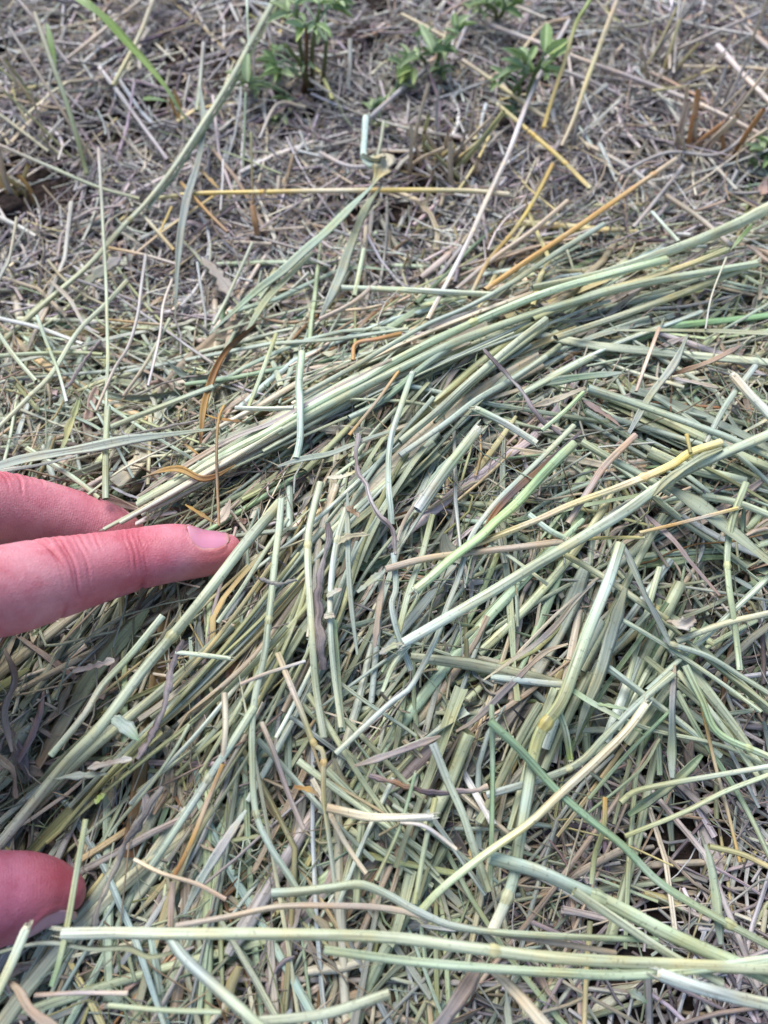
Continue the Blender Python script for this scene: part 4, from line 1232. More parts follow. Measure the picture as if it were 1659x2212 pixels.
H('S',21,'gkLLLG',[6,8,9,9,9,9,9,8],'1238,958 1172,1026 1113,1090 1070,1128 1037,1160 974,1208 930,1248 898,1274','thick bright green stem with a white broken end',cut='e')
H('B',13,'vVdVrtc',[7,7,7,7,6,5],'1255,932 1190,994 1120,1054 1065,1114 1030,1189 1015,1249','rotten orange-brown leaf along the bright green stem',fold=.5)
H('S',12,'gbqbqb',[6,6,6,6,6,6,6,6,6,6,5,5],'1240,919 1155,1004 1084,1072 1050,1112 1018,1160 989,1252 967,1307 945,1373 912,1440 883,1489 839,1522 725,1628','long bluish stalk winding down past the bright green stem')
H('Y',15,'ptpt',[8,8,7,7,7],'833,1230 901,1211 974,1199 1106,1184 1230,1168','pinkish tan straw lying nearly level in the centre')
H('Y',8,'YyY',[8,8,8],'1226,1169 1300,1162 1390,1161','thin yellow straw continuing right of the tan straw',cut='e')
H('S',22,'PGgGgGg',[10,11,11,12,12,12,12,11,11],'872,1389 938,1351 1051,1285 1142,1230 1234,1175 1344,1109 1417,1057 1500,1008 1659,940','longest green stem rising to the right edge',node=(.62,),cut='s')
H('B',14,'gGg',[13,13,13,12],'1410,1072 1440,1040 1500,1000 1560,970','split leaf sheath on the longest green stem',fold=.9)
H('B',13,'wGw',[6,8,8],'820,1412 850,1398 880,1391','whitish torn leaf at the foot of the longest stem',fold=.5)
H('S',12,'PgG',[7,7,6],'884,1391 850,1436 826,1495','short pale stalk below the foot of the longest stem')
H('Y',14,'ptpst',[8,8,8,7],'1373,940 1307,1006 1271,1061 1227,1131','pinkish tan straw crossing over the yellow one')
H('Y',18,'YycYtYt',[12,11,10,10,9,8,7,6],'1558,955 1491,977 1447,1006 1344,1050 1234,1090 1161,1123 1051,1167 990,1190','broad yellow split straw above the longest stem',node=(.3,))
H('Y',8,'ye',[13,12],'1483,938 1492,978','small yellow spur on the broad yellow straw')
H('B',14,'ppp',[7,8,8,7],'1395,1112 1454,1167 1491,1215 1554,1286','brown-pink flat straw under the thin yellow one at right',fold=.2)
H('Y',8,'ycoY',[10,10,9,9],'1593,1098 1509,1120 1436,1138 1381,1151','thin bright yellow straw at the right',cut='s')
H('S',15,'LPG',[9,9,9],'1030,884 1090,914 1156,955','short light green cut piece right of centre',cut='se')
H('T',8,'vVsvVv',[8,8,8,8,7,6],'1044,754 1090,804 1130,849 1155,889 1172,910 1212,938','crooked violet twig above the light green cut piece')
H('S',13,'PPG',[8,8,8],'1142,1111 1186,1145 1220,1163','short pale cut stalk between yellow straw and longest stem',cut='e')
H('S',8,'Gg',[6,6,6],'1051,1167 1098,1200 1184,1263','thin pale stalk slanting under the longest stem')

# --- right side
H('B',15,'GgGg',[6,6,6],'1320,714 1480,716 1659,721','level green blade at the right edge below the sheaf',fold=.3)
H('B',15,'GPgq',[10,9,8,7],'1485,723 1454,789 1404,856 1358,936','pointed pale green blade standing at the right',fold=.4)
H('S',12,'gG',[6,6,6],'1275,774 1200,814 1120,856','green stalk stub below the sheaf at right',cut='s')
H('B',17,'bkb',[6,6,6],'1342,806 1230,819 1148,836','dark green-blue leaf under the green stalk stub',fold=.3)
H('S',18,'bgbgq',[8,8,8,8,8],'1270,838 1380,874 1490,914 1580,948 1659,984','blue-green stalk slanting down to the right edge')
H('S',9,'LG',[8,8,7],'1260,848 1220,888 1170,930','thin bright stalk right of the violet twig',cut='s')
H('Y',8,'tct',[8,8,7],'1424,708 1394,788 1374,846','thin tan straw left of the pointed blade')
H('B',13,'tct',[7,7,6],'1265,838 1204,863 1148,879','tan leaf strip beneath the thin bright stalk')
H('B',12,'pp',[6,6,6],'1259,865 1300,892 1340,922','pinkish leaf strip below the tan leaf strip')
H('S',19,'cPc',[9,9,9],'1584,812 1620,853 1659,893','thick cream cut stalk at the right edge',cut='s')
H('B',9,'cw',[7,7],'1552,838 1454,817','narrow cream leaf left of the cream cut stalk')
H('B',11,'ptd',[7,7,7],'1602,746 1530,783 1452,809','reddish tan leaf fan below the level green blade')
H('S',12,'qbq',[7,7,7],'1632,790 1570,873 1524,958','slate blue stalk at the right edge')
H('B',37,'gGgb',[8,9,9,9],'1435,1048 1509,1094 1582,1153 1659,1216','broad green blade running to the right edge',fold=.25)
H('S',16,'gbg',[5,5,5,5],'1256,955 1326,995 1399,1035 1450,1066','green stalk leading into the broad blade')
H('S',14,'gGgG',[9,9,8,8,8,7],'1612,1043 1582,1123 1571,1197 1575,1270 1586,1343 1598,1448','upright green stalk near the right edge',node=(.45,))
H('S',15,'gGb',[6,6,5,5,5],'1659,1248 1593,1310 1527,1373 1476,1417 1397,1492','stalk slanting down left from the right edge')
H('S',14,'PGg',[8,8,8],'1659,1325 1564,1347 1459,1385','pale stalk nearly level at the right edge')
H('S',13,'eGe',[6,6,6,6],'1219,1197 1307,1248 1381,1299 1440,1337','yellow-green stalk sloping down right of centre')
H('B',17,'qbqb',[9,8,8,8],'1344,1175 1373,1241 1403,1307 1449,1396','blue leaf sloping steeply right of centre',fold=.3)
H('S',14,'bgq',[8,8,7,7],'1447,1391 1527,1417 1601,1461 1659,1497','bluish stalk bending on from the steep blue leaf',node=(.02,))
H('B',22,'twp',[9,10,9],'1440,1345 1470,1352 1500,1335','crumpled pale papery scrap near the right edge',fold=.8,twist=(.8,-.5))
H('S',24,'gPGgeebgbc',[11,11,11,10,10,10,10,9,9,9,9,9,8,8],'1340,1175 1322,1233 1300,1292 1271,1362 1244,1435 1212,1518 1172,1574 1153,1628 1139,1713 1124,1804 1109,1896 1091,1951 1073,1991 1060,2020','thick striped stalk with an ochre bend running down right of centre',node=(.47,.9))
H('B',27,'gbgb',[7,7,7,6,5,4],'1351,1270 1322,1362 1296,1453 1271,1515 1255,1560 1243,1600','wide ribbed blade right of the thick striped stalk',fold=.15)
H('S',13,'LGl',[7,7,6],'1205,1530 1222,1580 1232,1640','short light green stub beside the ochre bend',cut='e')
H('B',11,'wtvtc',[7,8,8,8,7,6],'1284,1257 1241,1299 1208,1343 1172,1380 1124,1417 1045,1470','ragged tan leaf slanting down centre right',fold=.6,twist=(.4,-.6))
H('B',12,'ctvst',[7,7,7,6,6],'1227,1391 1172,1413 1106,1476 1029,1552 985,1580','ragged two-tone leaf below the ragged tan leaf',fold=.5)
H('B',13,'tvst',[6,6,6],'952,1590 846,1629 764,1655','dry tan-grey leaf strip pointing left below centre',fold=.4)
H('S',14,'bqb',[6,7,7,6],'1060,1462 1124,1470 1180,1476 1230,1480','pale bluish stalk entering the green panicle')
H('B',13,'LPL',[8,8,8,7],'1216,1478 1285,1524 1344,1559 1392,1588','feathery light green panicle right of the thick stalk',fold=.7)
H('B',8,'LP',[8,8],'1285,1520 1372,1535','upper branch of the light green panicle')

# --- lower half
H('S',13,'YceYeGG',[6,7,7,7,7,7,7,7],'600,1410 630,1485 652,1540 677,1606 698,1628 699,1713 710,1804 723,1907','yellowish knee-bent stalk left of centre',node=(.4,.5),cut='e')
H('B',9,'rot',[7,8,7],'635,1700 665,1706 690,1722','small curled orange leaf on the knee-bent stalk',fold=.8)
H('Y',18,'tccw',[8,8,8,8],'705,1744 791,1764 846,1766 930,1765','cream split straw lying level in the lower middle',cut='e')
H('Y',9,'cwc',[8,8,7],'864,1775 919,1786 986,1835','forked tip of the cream split straw')
H('T',11,'vdVvt',[6,6,6,6,6],'798,1676 864,1694 938,1713 1011,1709 1053,1701','knobbly brown-violet twig in the lower middle')
H('S',17,'qbbg',[7,7,7,6,6],'934,1605 967,1687 1000,1760 1029,1848 1056,1925','blue-green stalk sloping down in the lower middle')
H('S',11,'gkg',[8,8,7,6],'1062,1522 1064,1658 1062,1804 1059,1916','upright green stalk in the lower middle')
H('S',8,'kg',[8,7,6],'897,1672 864,1786 812,1902','thin green stalk leaning left of the blue-green one',cut='s')
H('S',11,'eGe',[7,7,6],'941,1724 919,1823 896,1952','yellow-green stalk upright below the cream straw')
H('Y',17,'cttYGe',[14,14,14,13,12,12,12,11],'1395,1522 1355,1577 1289,1643 1208,1717 1142,1779 1051,1843 956,1918 905,1972','long tan leaf-stalk slanting over the lower right',cut='s')
H('S',19,'kkkgk',[11,12,12,12,12,12,13,13],'1058,1558 1124,1621 1197,1702 1271,1768 1344,1826 1417,1900 1500,1955 1659,2042','long dark green blade-like stalk sloping to the lower right',node=(.72,))
H('S',15,'gbgbq',[9,9,9,8,7,6],'1454,1456 1381,1518 1307,1592 1252,1647 1179,1680 1051,1718','blue-green stalk jointed under the tan leaf-stalk',node=(.62,))
H('B',23,'tsqgq',[8,8,7],'1458,1436 1450,1548 1452,1680','broad grey-green blade hanging at lower right',fold=.2,taper=(.6,1))
H('S',15,'gLGP',[9,9,9,9],'1480,1438 1516,1511 1553,1584 1659,1634','light green stalk with a knee at the lower right edge',node=(.52,))
H('S',14,'gkgk',[5,5,4,4,4],'1461,1493 1520,1599 1582,1694 1623,1768 1659,1845','green stalk sloping down under the kneed stalk')
H('Y',9,'oto',[7,6,6,5],'1516,1522 1542,1640 1571,1749 1598,1862','thin ochre stem hanging at the lower right')
H('S',12,'gPge',[10,10,9,8,7],'1659,1656 1564,1672 1454,1691 1373,1709 1340,1734','arched pale green blade from the lower right edge')
H('S',10,'gGe',[10,9,8,7],'1659,1674 1564,1711 1472,1757 1350,1806','thin green blade below the arched one')
H('B',19,'kgk',[4,4,4,4],'1516,1630 1454,1687 1399,1728 1357,1762','green grass seed spike over the dark soil',fold=.9)
H('S',8,'kg',[7,7,6],'1447,1537 1362,1621 1271,1726','thin green stem left of the hanging broad blade')
H('S',7,'gk',[6,6,6],'1425,1595 1381,1665 1271,1756','thinner green stem just below the thin green stem')
H('S',11,'oeeg',[8,7,6,5],'1307,1722 1304,1786 1285,1848 1278,1910','ochre-olive stalk stub upright over the dark soil')
H('S',29,'bqbGgGgg',[10,12,14,15,16,17,18],'1058,1852 1161,1881 1234,1914 1326,1955 1430,2010 1540,2060 1659,2110','thick blue-green jointed stalk at the bottom right',node=(.3,))
H('S',19,'gGgG',[17,17,18,18],'1240,1925 1340,1992 1440,2058 1560,2125','green stalk lying below the thick jointed stalk')
H('B',20,'PGq',[12,12,11,10],'1522,1824 1538,1896 1549,1980 1556,2040','pale green blade hanging at the lower right edge',fold=.5)
H('Y',12,'eYt',[11,10,9],'1531,1828 1601,1845 1659,1872','yellowish straw at the lower right edge')
H('S',18,'bgqGgk',[9,9,9,10,11,12,13,14,15],'586,1929 644,1926 718,1918 780,1911 840,1935 900,1968 1000,2005 1200,2022 1420,2030','wavy blue-green stalk along the lower middle')
H('Y',12,'ptptpt',[10,10,10,10,11,12,12],'380,2000 498,1979 600,1959 700,1956 850,1964 1000,2002 1330,2058','long tan straw running level below the wavy stalk')
H('S',23,'PGgGggG',[16,17,18,18,18,19,20,21],'135,2017 250,2015 375,2017 550,2017 830,2024 1000,2045 1240,2072 1659,2092','near level green stalk crossing the whole bottom',node=(.55,),cut='s')
H('S',18,'gGgGP',[18,19,20,21,21],'700,2052 900,2078 1180,2100 1400,2104 1659,2072','second green stalk below the near level one')
H('S',25,'PqGL',[22,23,24,24],'1425,2104 1500,2130 1590,2155 1659,2170','bright pale stalk end in the bottom right corner',cut='s')
H('S',22,'bqGgt',[16,18,20,22,22],'360,2013 400,2070 475,2140 525,2185 566,2222','blurred green stalk slanting to the bottom edge')
H('B',15,'qbqbg',[16,16,16,15,15,15,14],'0,2060 50,2047 115,2042 200,2055 275,2052 322,2070 384,2056','wavy grey-green leaf edge below the thumb',fold=.6,twist=(.9,.9))
H('S',19,'PGP',[22,22,22],'56,2008 25,2080 0,2132','pale cut stalk standing in the bottom left corner',cut='s')
H('B',19,'tptc',[20,21,22,22],'8,2112 40,2140 66,2182 118,2222','pinkish tan leaf curling at the bottom left',fold=.7)
H('Y',9,'ctp',[12,12,11,10],'290,1857 350,1887 425,1910 488,1943','tan straw tip crossing right of the thumb')
H('Y',10,'otor',[8,8,8,8],'482,1650 450,1727 410,1827 376,1893','ochre straw slanting down to the tan straw tip')
H('Y',13,'tpt',[9,9],'373,1905 368,2008','short tan stalk upright under the tan straw tip')
H('B',17,'PwPq',[9,9,9,8],'532,1750 470,1842 430,1907 398,1975','pale flat blade slanting in the lower left')
H('T',14,'vVvsv',[8,8,8,8,8,7],'352,1700 310,1762 270,1822 245,1887 215,1952 203,2000','long violet twig slanting down beside the thumb')
H('T',14,'VvVv',[7,7,7,7,7],'395,1382 370,1452 355,1527 325,1592 298,1640','dark violet twig in the left hay below the index finger')
H('S',18,'gbqbb',[6,7,7,7,6],'550,1527 490,1622 415,1737 370,1807 328,1870','thick bluish stalk slanting left of the knee-bent stalk',node=(.45,))
H('S',13,'egek',[14,15,16,17,16],'185,1770 165,1885 147,1990 130,2070 112,2130','olive stalk passing in front of the thumb tip')
H('B',14,'ttp',[8,9,8,8],'10,1402 35,1467 10,1537 26,1624','curled tan leaf at the left edge below the index finger',fold=.6)
H('B',16,'ptp',[8,8,7],'0,1637 30,1667 36,1724','pinkish curled leaf at the left edge above the thumb',fold=.7)
H('Y',13,'tct',[8,8,7],'485,1497 487,1567 482,1644','short tan leaf upright in the lower left')
H('Y',9,'tsc',[15,16,15],'75,2150 175,2145 276,2146','short level tan straw at the bottom left')
H('S',10,'GgG',[17,17,17],'235,2172 350,2182 478,2186','thin level green stalk at the bottom left',cut='s')
H('S',20,'gGg',[18,17,16],'560,2206 700,2190 840,2146','blurred green stalk rising at the bottom')
H('B',34,'pvp',[12,14,15],'1040,2078 1000,2142 945,2222','mauve-brown leaf hanging at the bottom edge',fold=.4)
H('B',24,'tct',[14,16,18],'1038,2078 1110,2140 1180,2222','cream leaf right of the mauve-brown one at the bottom',fold=.3)
H('S',10,'PG',[7,8,8],'380,1409 430,1414 496,1422','short pale stalk lying crosswise in the left hay',cut='e')
H('B',16,'wvw',[7,7],'158,1452 248,1428','pale violet leaf scrap in the left hay',fold=.5)
H('B',26,'bqk',[8,8],'245,1550 300,1600','curled grey-green leaflet in the left hay',fold=.6)
H('B',14,'LlL',[9,9],'205,1735 228,1715','tiny bright green leaf scrap above the thumb',fold=.3)
H('B',14,'wvw',[8,8],'190,1660 285,1640','violet-white leaf scrap left of the dark twig',fold=.6)
H('B',12,'bqb',[8,8],'105,1680 232,1672','short grey-green blade lying crosswise above the thumb',fold=.3)
H('T',8,'vs',[8,7,6],'560,1250 600,1262 640,1252','small dark twig scrap between fingertip and upright stalks')
H('Y',9,'ptw',[6,7,6],'520,1478 575,1455 660,1428','narrow tan leaf crossing the bowed stalk')
H('Y',11,'tvp',[6,6,6,5],'565,1560 590,1620 625,1720 655,1790','mauve stalk behind the bowed stalk')
H('B',15,'cPw',[8,7,6],'1100,2212 1090,2130 1060,2090','pale blade rising from the bottom edge')
H('S',11,'eYe',[6,7,8],'1275,1990 1268,2080 1262,2212','yellow-green upright stalk at the bottom right')
H('B',16,'gPk',[6,6],'1358,2140 1398,2166','small green leaf on the soil at the bottom right',fold=.5)

# --- combed strands that run together in the sheaves
def strands(n, spine, half, lmin, lmax, keys, wts, width, off, where, group, seed):
    rr = np.random.default_rng(seed)
    sp = catmull(parse(spine), 200)
    tn = unit(np.gradient(sp, axis=0)); nr = np.stack([-tn[:, 1], tn[:, 0]], 1)
    for q in range(n):
        ln_ = rr.uniform(lmin, lmax); s0 = rr.uniform(-.05, 1.0 - ln_ * .8); s1 = min(1, s0 + ln_); s0 = max(0, s0)
        u0 = np.clip(rr.normal(0, .55), -1, 1); u1 = np.clip(u0 + rr.normal(0, .35), -1.15, 1.15)
        S = 22
        ii = np.linspace(s0, s1, S) * 199
        f = np.linspace(0, 1, S)
        hw = np.interp(ii / 199, np.linspace(0, 1, len(half)), half)
        c2 = np.stack([np.interp(ii, np.arange(200), sp[:, j]) for j in range(2)], 1) + np.stack([np.interp(ii, np.arange(200), nr[:, j]) for j in range(2)], 1) * (hw * (u0 + (u1 - u0) * f))[:, None]
        c2[:, 1] += rr.normal(0, 6) * np.sin(f * rr.uniform(2, 6) + rr.uniform(0, 6))
        P = surf(c2[:, 0], c2[:, 1], rr.uniform(off[0], off[1]) + rr.normal(0, 1) * (f - .5))
        z = P[:, 2]; ker = np.hanning(9); ker /= ker.sum()
        P = at(c2[:, 0], c2[:, 1], .3 * z + .7 * np.convolve(np.pad(z, 4, mode='edge'), ker, 'valid'))
        if not clear_of_hand(P[None])[0]: continue
        _, _, d = project(P)
        w = width * np.exp(rr.normal(0, .35))
        flat = rr.random() < .25
        ra = .5 * w * d / FPX * np.linspace(1.05, .9, S)
        k = keys[rr.choice(len(keys), p=np.array(wts) / sum(wts))]
        cc = np.repeat((PALN[k] * (1 + rr.normal(0, .1)))[None], S, 0)
        if flat:
            geo = sweep(P[None], (ra * 1.3)[None], np.full((1, S), .0001), sect_blade(), cc[None], (rr.uniform(-.6, .6) + rr.normal(0, .6) * f)[None], np.full((1, S), rr.uniform(.2, .8)))
        else:
            geo = sweep(P[None], ra[None], (ra * rr.uniform(.6, .9))[None], sect_tube(12, .08), cc[None], (rr.uniform(-.5, .5) + rr.normal(0, .5) * f)[None])
        o = single('dry_leaf' if flat else 'hay_stalk', geo, M_BLADE if flat else M_STALK)
        size = 'thick' if w > width * 1.25 else ('fine' if w < width * .75 else 'slim')
        pend(o, '%s %s %s %s' % (size, tone_of(cc[0]), 'leaf strip' if flat else 'stalk', where), 'dried leaf' if flat else 'hay stalk', group, c2[S // 2, 1])
K1 = 'gGbPcetY'
strands(28, '1420,590 1330,615 1250,640 1050,720 860,800 680,890 500,985 300,1095', (40,45,50,55,60,50,40,22), .25, .7, K1, [16,26,8,16,24,5,5,5], 9, (0, 6), 'along the crest of the sheaf', 'strands along the crest of the sheaf', 1)
strands(40, '1200,720 1020,850 860,990 720,1130 540,1330 380,1490 200,1650 0,1850', (45,60,80,95,120,130,130,130), .18, .5, K1, [28,22,18,8,5,10,3,3], 11, (-1, 4), 'under the index finger', 'combed strands under the index finger', 2)
strands(34, '960,860 850,1000 760,1160 700,1330 620,1500 520,1680 400,1880', (60,90,110,110,110,110,120), .18, .45, K1, [26,20,22,10,5,8,4,3], 11, (-1, 4), 'in the fan right of the fingertip', 'fan of strands right of the fingertip', 3)
strands(12, '1659,600 1500,660 1300,730 1100,830 950,950', (50,55,60,60,60), .25, .6, K1, [26,20,18,8,6,14,4,4], 10, (-2, 3), 'on the shaded side of the sheaf', 'strands on the lower side of the sheaf', 4)
strands(20, '1250,860 1400,930 1550,1010 1720,1110', (90,110,130,140), .4, .9, 'gbGqPe', [26,22,20,16,10,6], 13, (-1, 4), 'sloping down to the right edge', 'strands sloping down to the right edge', 5)
strands(17, '1500,1160 1400,1320 1300,1480 1220,1640 1150,1820', (120,130,130,120,110), .25, .55, 'gbGqPk', [24,20,20,16,10,8], 15, (0, 5), 'beside the thick striped stalk', 'strands beside the thick striped stalk', 6)
strands(14, '620,1540 760,1680 880,1800 1030,1950', (130,140,140,140), .3, .65, 'gbGqkc', [24,20,20,16,8,8], 13, (0, 4), 'sloping down through the lower middle', 'strands sloping down through the lower middle', 7)
strands(13, '980,1480 900,1650 810,1830 740,2000', (120,130,130,130), .25, .55, 'gGbePt', [24,20,18,12,14,8], 12, (0, 4), 'leaning right in the lower middle', 'strands leaning right in the lower middle', 8)
strands(9, '1250,1350 1400,1450 1550,1560 1700,1680', (120,130,130,130), .35, .8, 'gbGqk', [26,22,20,16,10], 15, (3, 8), 'crossing the lower right', 'strands crossing the lower right', 9)
settle()

# ------------------------------------------------------------------ clover plants
def leaflet_mesh(name, col):
    nu, nw = 9, 7
    V, C = [], []
    for lay_ in (1, -1):
        for i in range(nu):
            t = i / (nu - 1)
            w = 0.165 * math.sin(math.pi * min(1, t ** .8 * .93 + .03)) ** .75 + .012
            for k in range(nw):
                s = 2 * k / (nw - 1) - 1
                x = t * (1 - .03 * s * s * t)
                V.append((x, w * s, .16 * abs(s) ** 1.2 * w / .16 + .10 * t - .16 * t * t + lay_ * .006 * (1 - s * s)))
                vein = 1 + .22 * (abs(s) < .12) + .05 * math.sin(18 * t + 4 * abs(s))
                C.append(np.array(col) * vein * (1.05 if lay_ > 0 else 1.2))
    F = []; n = nu * nw
    for i in range(nu - 1):
        for k in range(nw - 1):
            a = i * nw + k
            F.append((a, a + nw, a + nw + 1, a + 1)); F.append((n + a, n + a + 1, n + a + nw + 1, n + a + nw))
    F = np.array(F)
    uv = np.stack([(F % nw).ravel() / nw, ((F % n) // nw).ravel() * .5], 1)
    return mesh_raw(name, np.array(V), F, np.array(C), uv)
LEAFM = [leaflet_mesh('leaflet', c) for c in ((.22, .32, .13), (.32, .44, .19), (.44, .53, .29), (.38, .48, .27), (.44, .54, .20))]
for m_ in LEAFM: m_.materials.append(M_GRASS)
from mathutils import Vector, Matrix

def tube_part(name, pts, r, col, parent, mat=None, K=8, S=14):
    P = catmull(np.array(pts), S)
    rr = np.linspace(r[0], r[1], S)
    cs = np.array(col) if np.ndim(col) == 2 else np.array([col, col])
    cc = np.stack([np.interp(np.linspace(0, 1, S), np.linspace(0, 1, len(cs)), cs[:, j]) for j in range(3)], 1)
    V, F, C, U = sweep(P[None], rr[None], rr[None], sect_tube(K), cc[None])
    return link(name, mesh_raw(name, V - np.array(parent.location), F, C, U), mat or M_GRASS, parent)

def clover(base, stems, leaves, label, group='clover plants'):
    """base (px,py); stems: tips (px,py,z mm, shade); leaves: (px,py,z, size mm, heading deg, spread, shade)"""
    B = at(np.array(base[0]), np.array(base[1]), 0.001)
    root = empty('clover_plant', B)
    tag(root, label, 'clover', group)
    tips = []
    for (x, y, z, c) in stems:
        T = at(np.array(x), np.array(y), z * .00075)
        b0 = B + np.array([random.uniform(-.004, .004), random.uniform(-.003, .003), -.002])
        m = b0 * .5 + T * .5 + np.array([random.uniform(-.002, .002), random.uniform(-.002, .002), .002])
        tube_part('stem', [b0, m, T], (.0011, .0007), c, root)
        tips.append((b0, T))
    more_ = [(x + random.uniform(-22, 22), y + random.uniform(-14, 14), max(3, z * random.uniform(.6, 1.0)), size * .85, hd + random.uniform(-70, 70), sp, random.randrange(5)) for (x, y, z, size, hd, sp, sh) in leaves]
    for (x, y, z, size, hd, sp, sh) in leaves + more_:
        L = at(np.array(x), np.array(y), z * .00075)
        best_, bp_ = 9, None
        for b0, T in tips + [(B, B + np.array([0, 0, .004]))]:
            for f in np.linspace(.15, 1, 8):
                q = b0 + (T - b0) * f
                dd = np.linalg.norm(q - L) + max(0, q[2] - L[2]) * 2
                if dd < best_: best_, bp_ = dd, q
        pet = tube_part('leaf', [bp_, bp_ * .4 + L * .6 + np.array([0, 0, .002]), L], (.0005, .00035), PAL['k'], root, S=8, K=6)
        for k in (-1, 0, 1):
            o = bpy.data.objects.new('leaflet', LEAFM[sh if random.random() < .6 else random.randrange(4)])
            COL.objects.link(o)
            a = math.radians(hd + k * sp + random.uniform(-9, 9))
            s = size * .00090 * random.choice((.7, 1, 1, 1.15)) * random.uniform(.88, 1.1)
            M = Matrix.Translation(Vector(L - B)) @ Matrix.Rotation(a, 4, 'Z') @ Matrix.Rotation(math.radians(random.uniform(-30, 12)), 4, 'Y') @ Matrix.Rotation(math.radians(random.uniform(-28, 28)), 4, 'X') @ Matrix.Diagonal((s, s, s, 1))
            o.matrix_local = M
            o.parent = pet
    return root

BR, GN = (.16, .09, .045), (.17, .24, .09)
clover((672, 202), [(615, 95, 34, (BR, GN)), (640, 20, 44, (BR, GN)), (690, 20, 44, (BR, GN)), (662, 60, 40, (BR, BR)), (705, 90, 26, (BR, GN)), (628, 206, 5, ((.22, .05, .04), (.2, .06, .04)))],
       [(597, 142, 24, 9, 185, 50, 0), (606, 160, 18, 9.5, 265, 48, 0), (536, 178, 20, 12, 95, 55, 3), (540, 192, 14, 10, 25, 70, 2), (655, 62, 42, 8, 200, 60, 4), (682, 55, 42, 10, 285, 40, 1),
        (622, 28, 40, 9, 150, 60, 2), (640, 12, 44, 8, 90, 60, 1), (690, 10, 44, 9, 60, 60, 1), (662, 138, 20, 6, 250, 50, 3), (604, 112, 28, 6, 130, 60, 1), (618, 215, 6, 6, 260, 60, 1), (606, 250, 4, 7.5, 255, 40, 2), (720, 20, 40, 8, 30, 55, 0)],
       'left clover plant with brown stems and round dark green leaflets')
clover((925, 165), [(905, 120, 18, (GN, GN)), (950, 95, 24, (GN, GN)), (985, 60, 28, (GN, GN)), (830, 215, 8, (GN, (.25, .4, .1)))],
       [(905, 128, 20, 9, 165, 55, 2), (935, 112, 24, 11, 60, 50, 3), (962, 100, 26, 9, 20, 55, 0), (985, 65, 28, 9, 50, 45, 1), (890, 148, 16, 9, 225, 50, 4), (868, 140, 14, 8, 120, 60, 1), (950, 150, 12, 8, 300, 60, 0), (860, 175, 12, 10, 60, 35, 4),
        (800, 240, 6, 7, 80, 50, 2), (815, 270, 4, 7, 300, 60, 1), (920, 78, 24, 7, 120, 60, 3)],
       'middle clover plant sprawling over the straw with light green leaflets')
clover((1125, 232), [(1138, 160, 26, (GN, GN)), (1170, 130, 30, (GN, GN)), (1122, 180, 20, (GN, GN))],
       [(1130, 150, 27, 11, 175, 38, 3), (1140, 135, 30, 11, 110, 45, 3), (1178, 118, 33, 12, 62, 25, 4), (1172, 152, 24, 8, 340, 55, 1), (1108, 240, 6, 7, 170, 60, 0), (1112, 258, 4, 6, 250, 60, 0), (1092, 168, 20, 7, 200, 40, 3)],
       'right clover plant with narrow folded leaflets beside the lime stem')
clover((1065, 40), [(1050, 5, 22, (GN, GN)), (1090, 8, 22, (GN, GN))],
       [(1050, 8, 22, 9, 120, 60, 1), (1075, 2, 26, 9, 90, 60, 1), (1092, 20, 18, 9, 20, 50, 0), (1030, 14, 18, 8, 180, 55, 2), (1045, 30, 14, 7, 200, 60, 1), (1110, 4, 20, 8, 40, 60, 4)],
       'small clover plant cut by the top edge')
clover((1652, 352), [(1640, 325, 10, (GN, GN)), (1668, 320, 12, (GN, GN))],
       [(1645, 328, 12, 8, 150, 60, 2), (1660, 340, 8, 8, 300, 60, 1), (1665, 315, 14, 8, 60, 60, 1), (1630, 352, 6, 6, 200, 50, 2)],
       'small clover tuft at the right edge')

# ------------------------------------------------------------------ stubble tufts
def stubble(px, py, n, hgt, lean, keys, label, r=.0009, spread=.006, tuftleaf=0):
    B = at(np.array(px), np.array(py), 0.0)
    root = empty('stubble_tuft', B)
    tag(root, label, 'stubble', 'mown grass stubble tufts')
    for i in range(n):
        b0 = B + np.array([random.gauss(0, spread), random.gauss(0, spread * .7), -.001])
        h = hgt * random.uniform(.35, 1.0) * .001
        ln = np.array([lean[0] + random.gauss(0, .45), lean[1] + random.gauss(0, .35)]) * h
        T = b0 + np.array([ln[0], ln[1], h])
        m = (b0 + T) / 2 + np.array([random.gauss(0, .0006), random.gauss(0, .0006), 0])
        c = PALN[random.choice(keys)] * random.uniform(.8, 1.15)
        rr = r * random.uniform(.4, 1.0)
        st = tube_part('stalk', [b0, m, T], (rr * 1.1, rr * .9), (c * .9, np.minimum(c * 1.1, .7)), root, M_STALK, K=9, S=8)
    return root
stubble(945, 372, 13, 26, (.05, .05), 'tcYte', 'pale cut stubble tuft left of the bright yellow straw', .0011, .006)
stubble(985, 345, 8, 24, (.25, .1), 'tYsc', 'smaller stubble tuft touching the pale cut tuft', .0009, .005)
stubble(1500, 345, 12, 26, (.1, .1), 'ptpwr', 'reddish brown stubble tuft at the right', .0013, .006)
stubble(1405, 190, 9, 24, (0, .1), 'tsY', 'tan stubble tuft at the top right', .0009, .005)
stubble(1555, 275, 10, 26, (.3, .15), 'tsc', 'grey-tan stubble tuft leaning right near the right edge', .0008, .006)
stubble(1640, 215, 8, 24, (.2, .1), 'ptt', 'brown stubble tuft at the right edge', .0010, .005)
stubble(1440, 165, 9, 30, (.1, .3), 'sts', 'thin straggly stubble tuft among the top right straws', .0007, .009)
stubble(1590, 120, 8, 30, (.2, .3), 'sts', 'thin straggly stubble tuft close to the top right corner', .0007, .009)
stubble(35, 415, 9, 22, (-.3, .1), 'toYt', 'ochre stubble tuft at the left edge', .0011, .005)
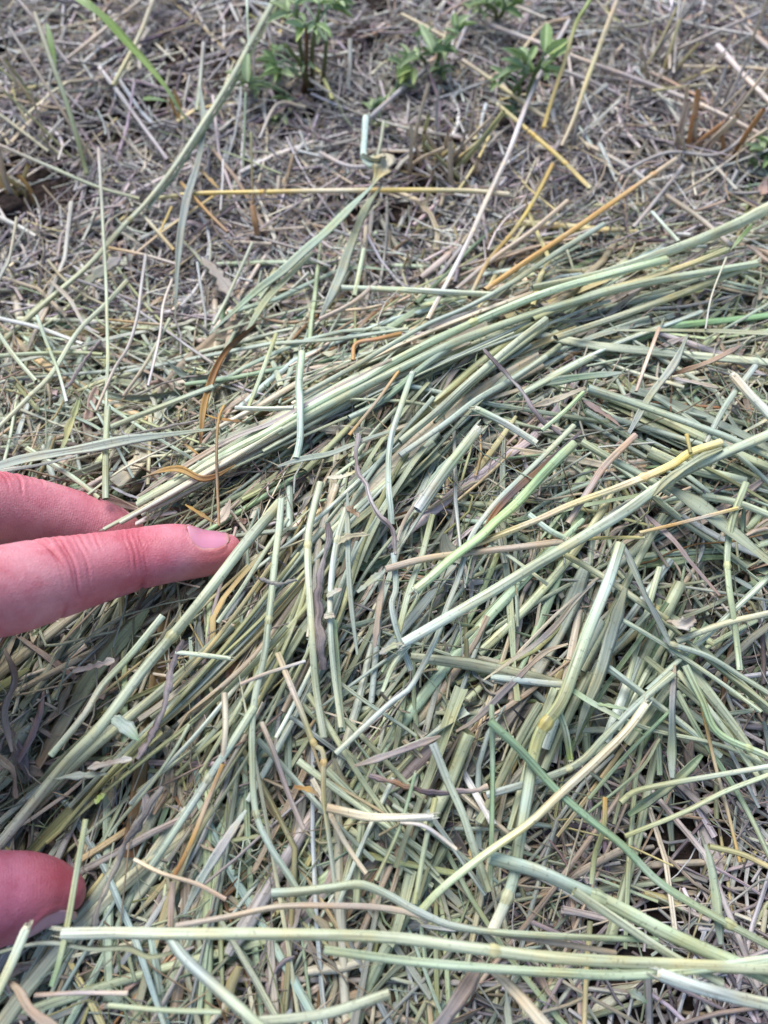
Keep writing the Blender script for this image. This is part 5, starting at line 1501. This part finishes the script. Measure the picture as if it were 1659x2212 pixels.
stubble(180, 372, 9, 30, (-.3, .3), 'tsge', 'thin leaning grass tuft on the left soil', .0006, .005)
stubble(410, 262, 5, 12, (-.2, .1), 'ord', 'brown sheath tuft at the foot of the broad blade', .0014, .003)
stubble(870, 600, 8, 12, (.1, .1), 'tetY', 'low ochre tuft behind the sheaf', .0009, .007)
stubble(500, 520, 5, 9, (-.1, .1), 'tsot', 'low rust brown tuft below the yellow straw', .0008, .008)
stubble(1180, 470, 8, 15, (.1, .2), 'tswt', 'grey-brown tuft between ochre and orange straws', .0008, .008)
stubble(720, 30, 8, 34, (0, .2), 'eskg', 'thin green-grey stem tuft behind the left clover', .0006, .006)
stubble(1250, 330, 7, 18, (.3, .2), 'tst', 'sparse tan tuft right of the bright yellow straw', .0008, .008)
stubble(60, 230, 7, 32, (-.3, .3), 'stve', 'leaning thin tuft at the upper left edge', .0006, .006)

# ------------------------------------------------------------------ soil clods
def clod(px, py, size, label, z=.001):
    import bmesh
    bm = bmesh.new(); bmesh.ops.create_icosphere(bm, subdivisions=4, radius=1)
    ph = [random.uniform(0, 6) for _ in range(6)]
    for v in bm.verts:
        c = v.co
        q = 1 + .18 * math.sin(3 * c.x + ph[0]) * math.sin(4 * c.y + ph[1]) + .12 * math.sin(7 * c.z + ph[2] + 3 * c.x) + .07 * math.sin(13 * c.x + ph[3]) * math.sin(12 * c.y + ph[4] + 8 * c.z)
        v.co = c * q * size * .001; v.co.z *= .75
    m_ = bpy.data.meshes.new('soil_clod'); bm.to_mesh(m_); bm.free()
    m_.polygons.foreach_set('use_smooth', np.ones(len(m_.polygons), bool))
    o = link('soil_clod', m_, M_SOIL, None, at(np.array(px), np.array(py), z))
    o.rotation_euler = (0, 0, random.uniform(0, 6))
    tag(o, label, 'soil clod', 'crumbly soil clods')
clod(775, 95, 8, 'brown soil clod right of the left clover')
clod(800, 18, 9, 'brown soil clod at the top edge')
clod(20, 460, 7, 'dark soil clod at the left edge')
clod(1085, 280, 6, 'dark soil clod under the right clover')
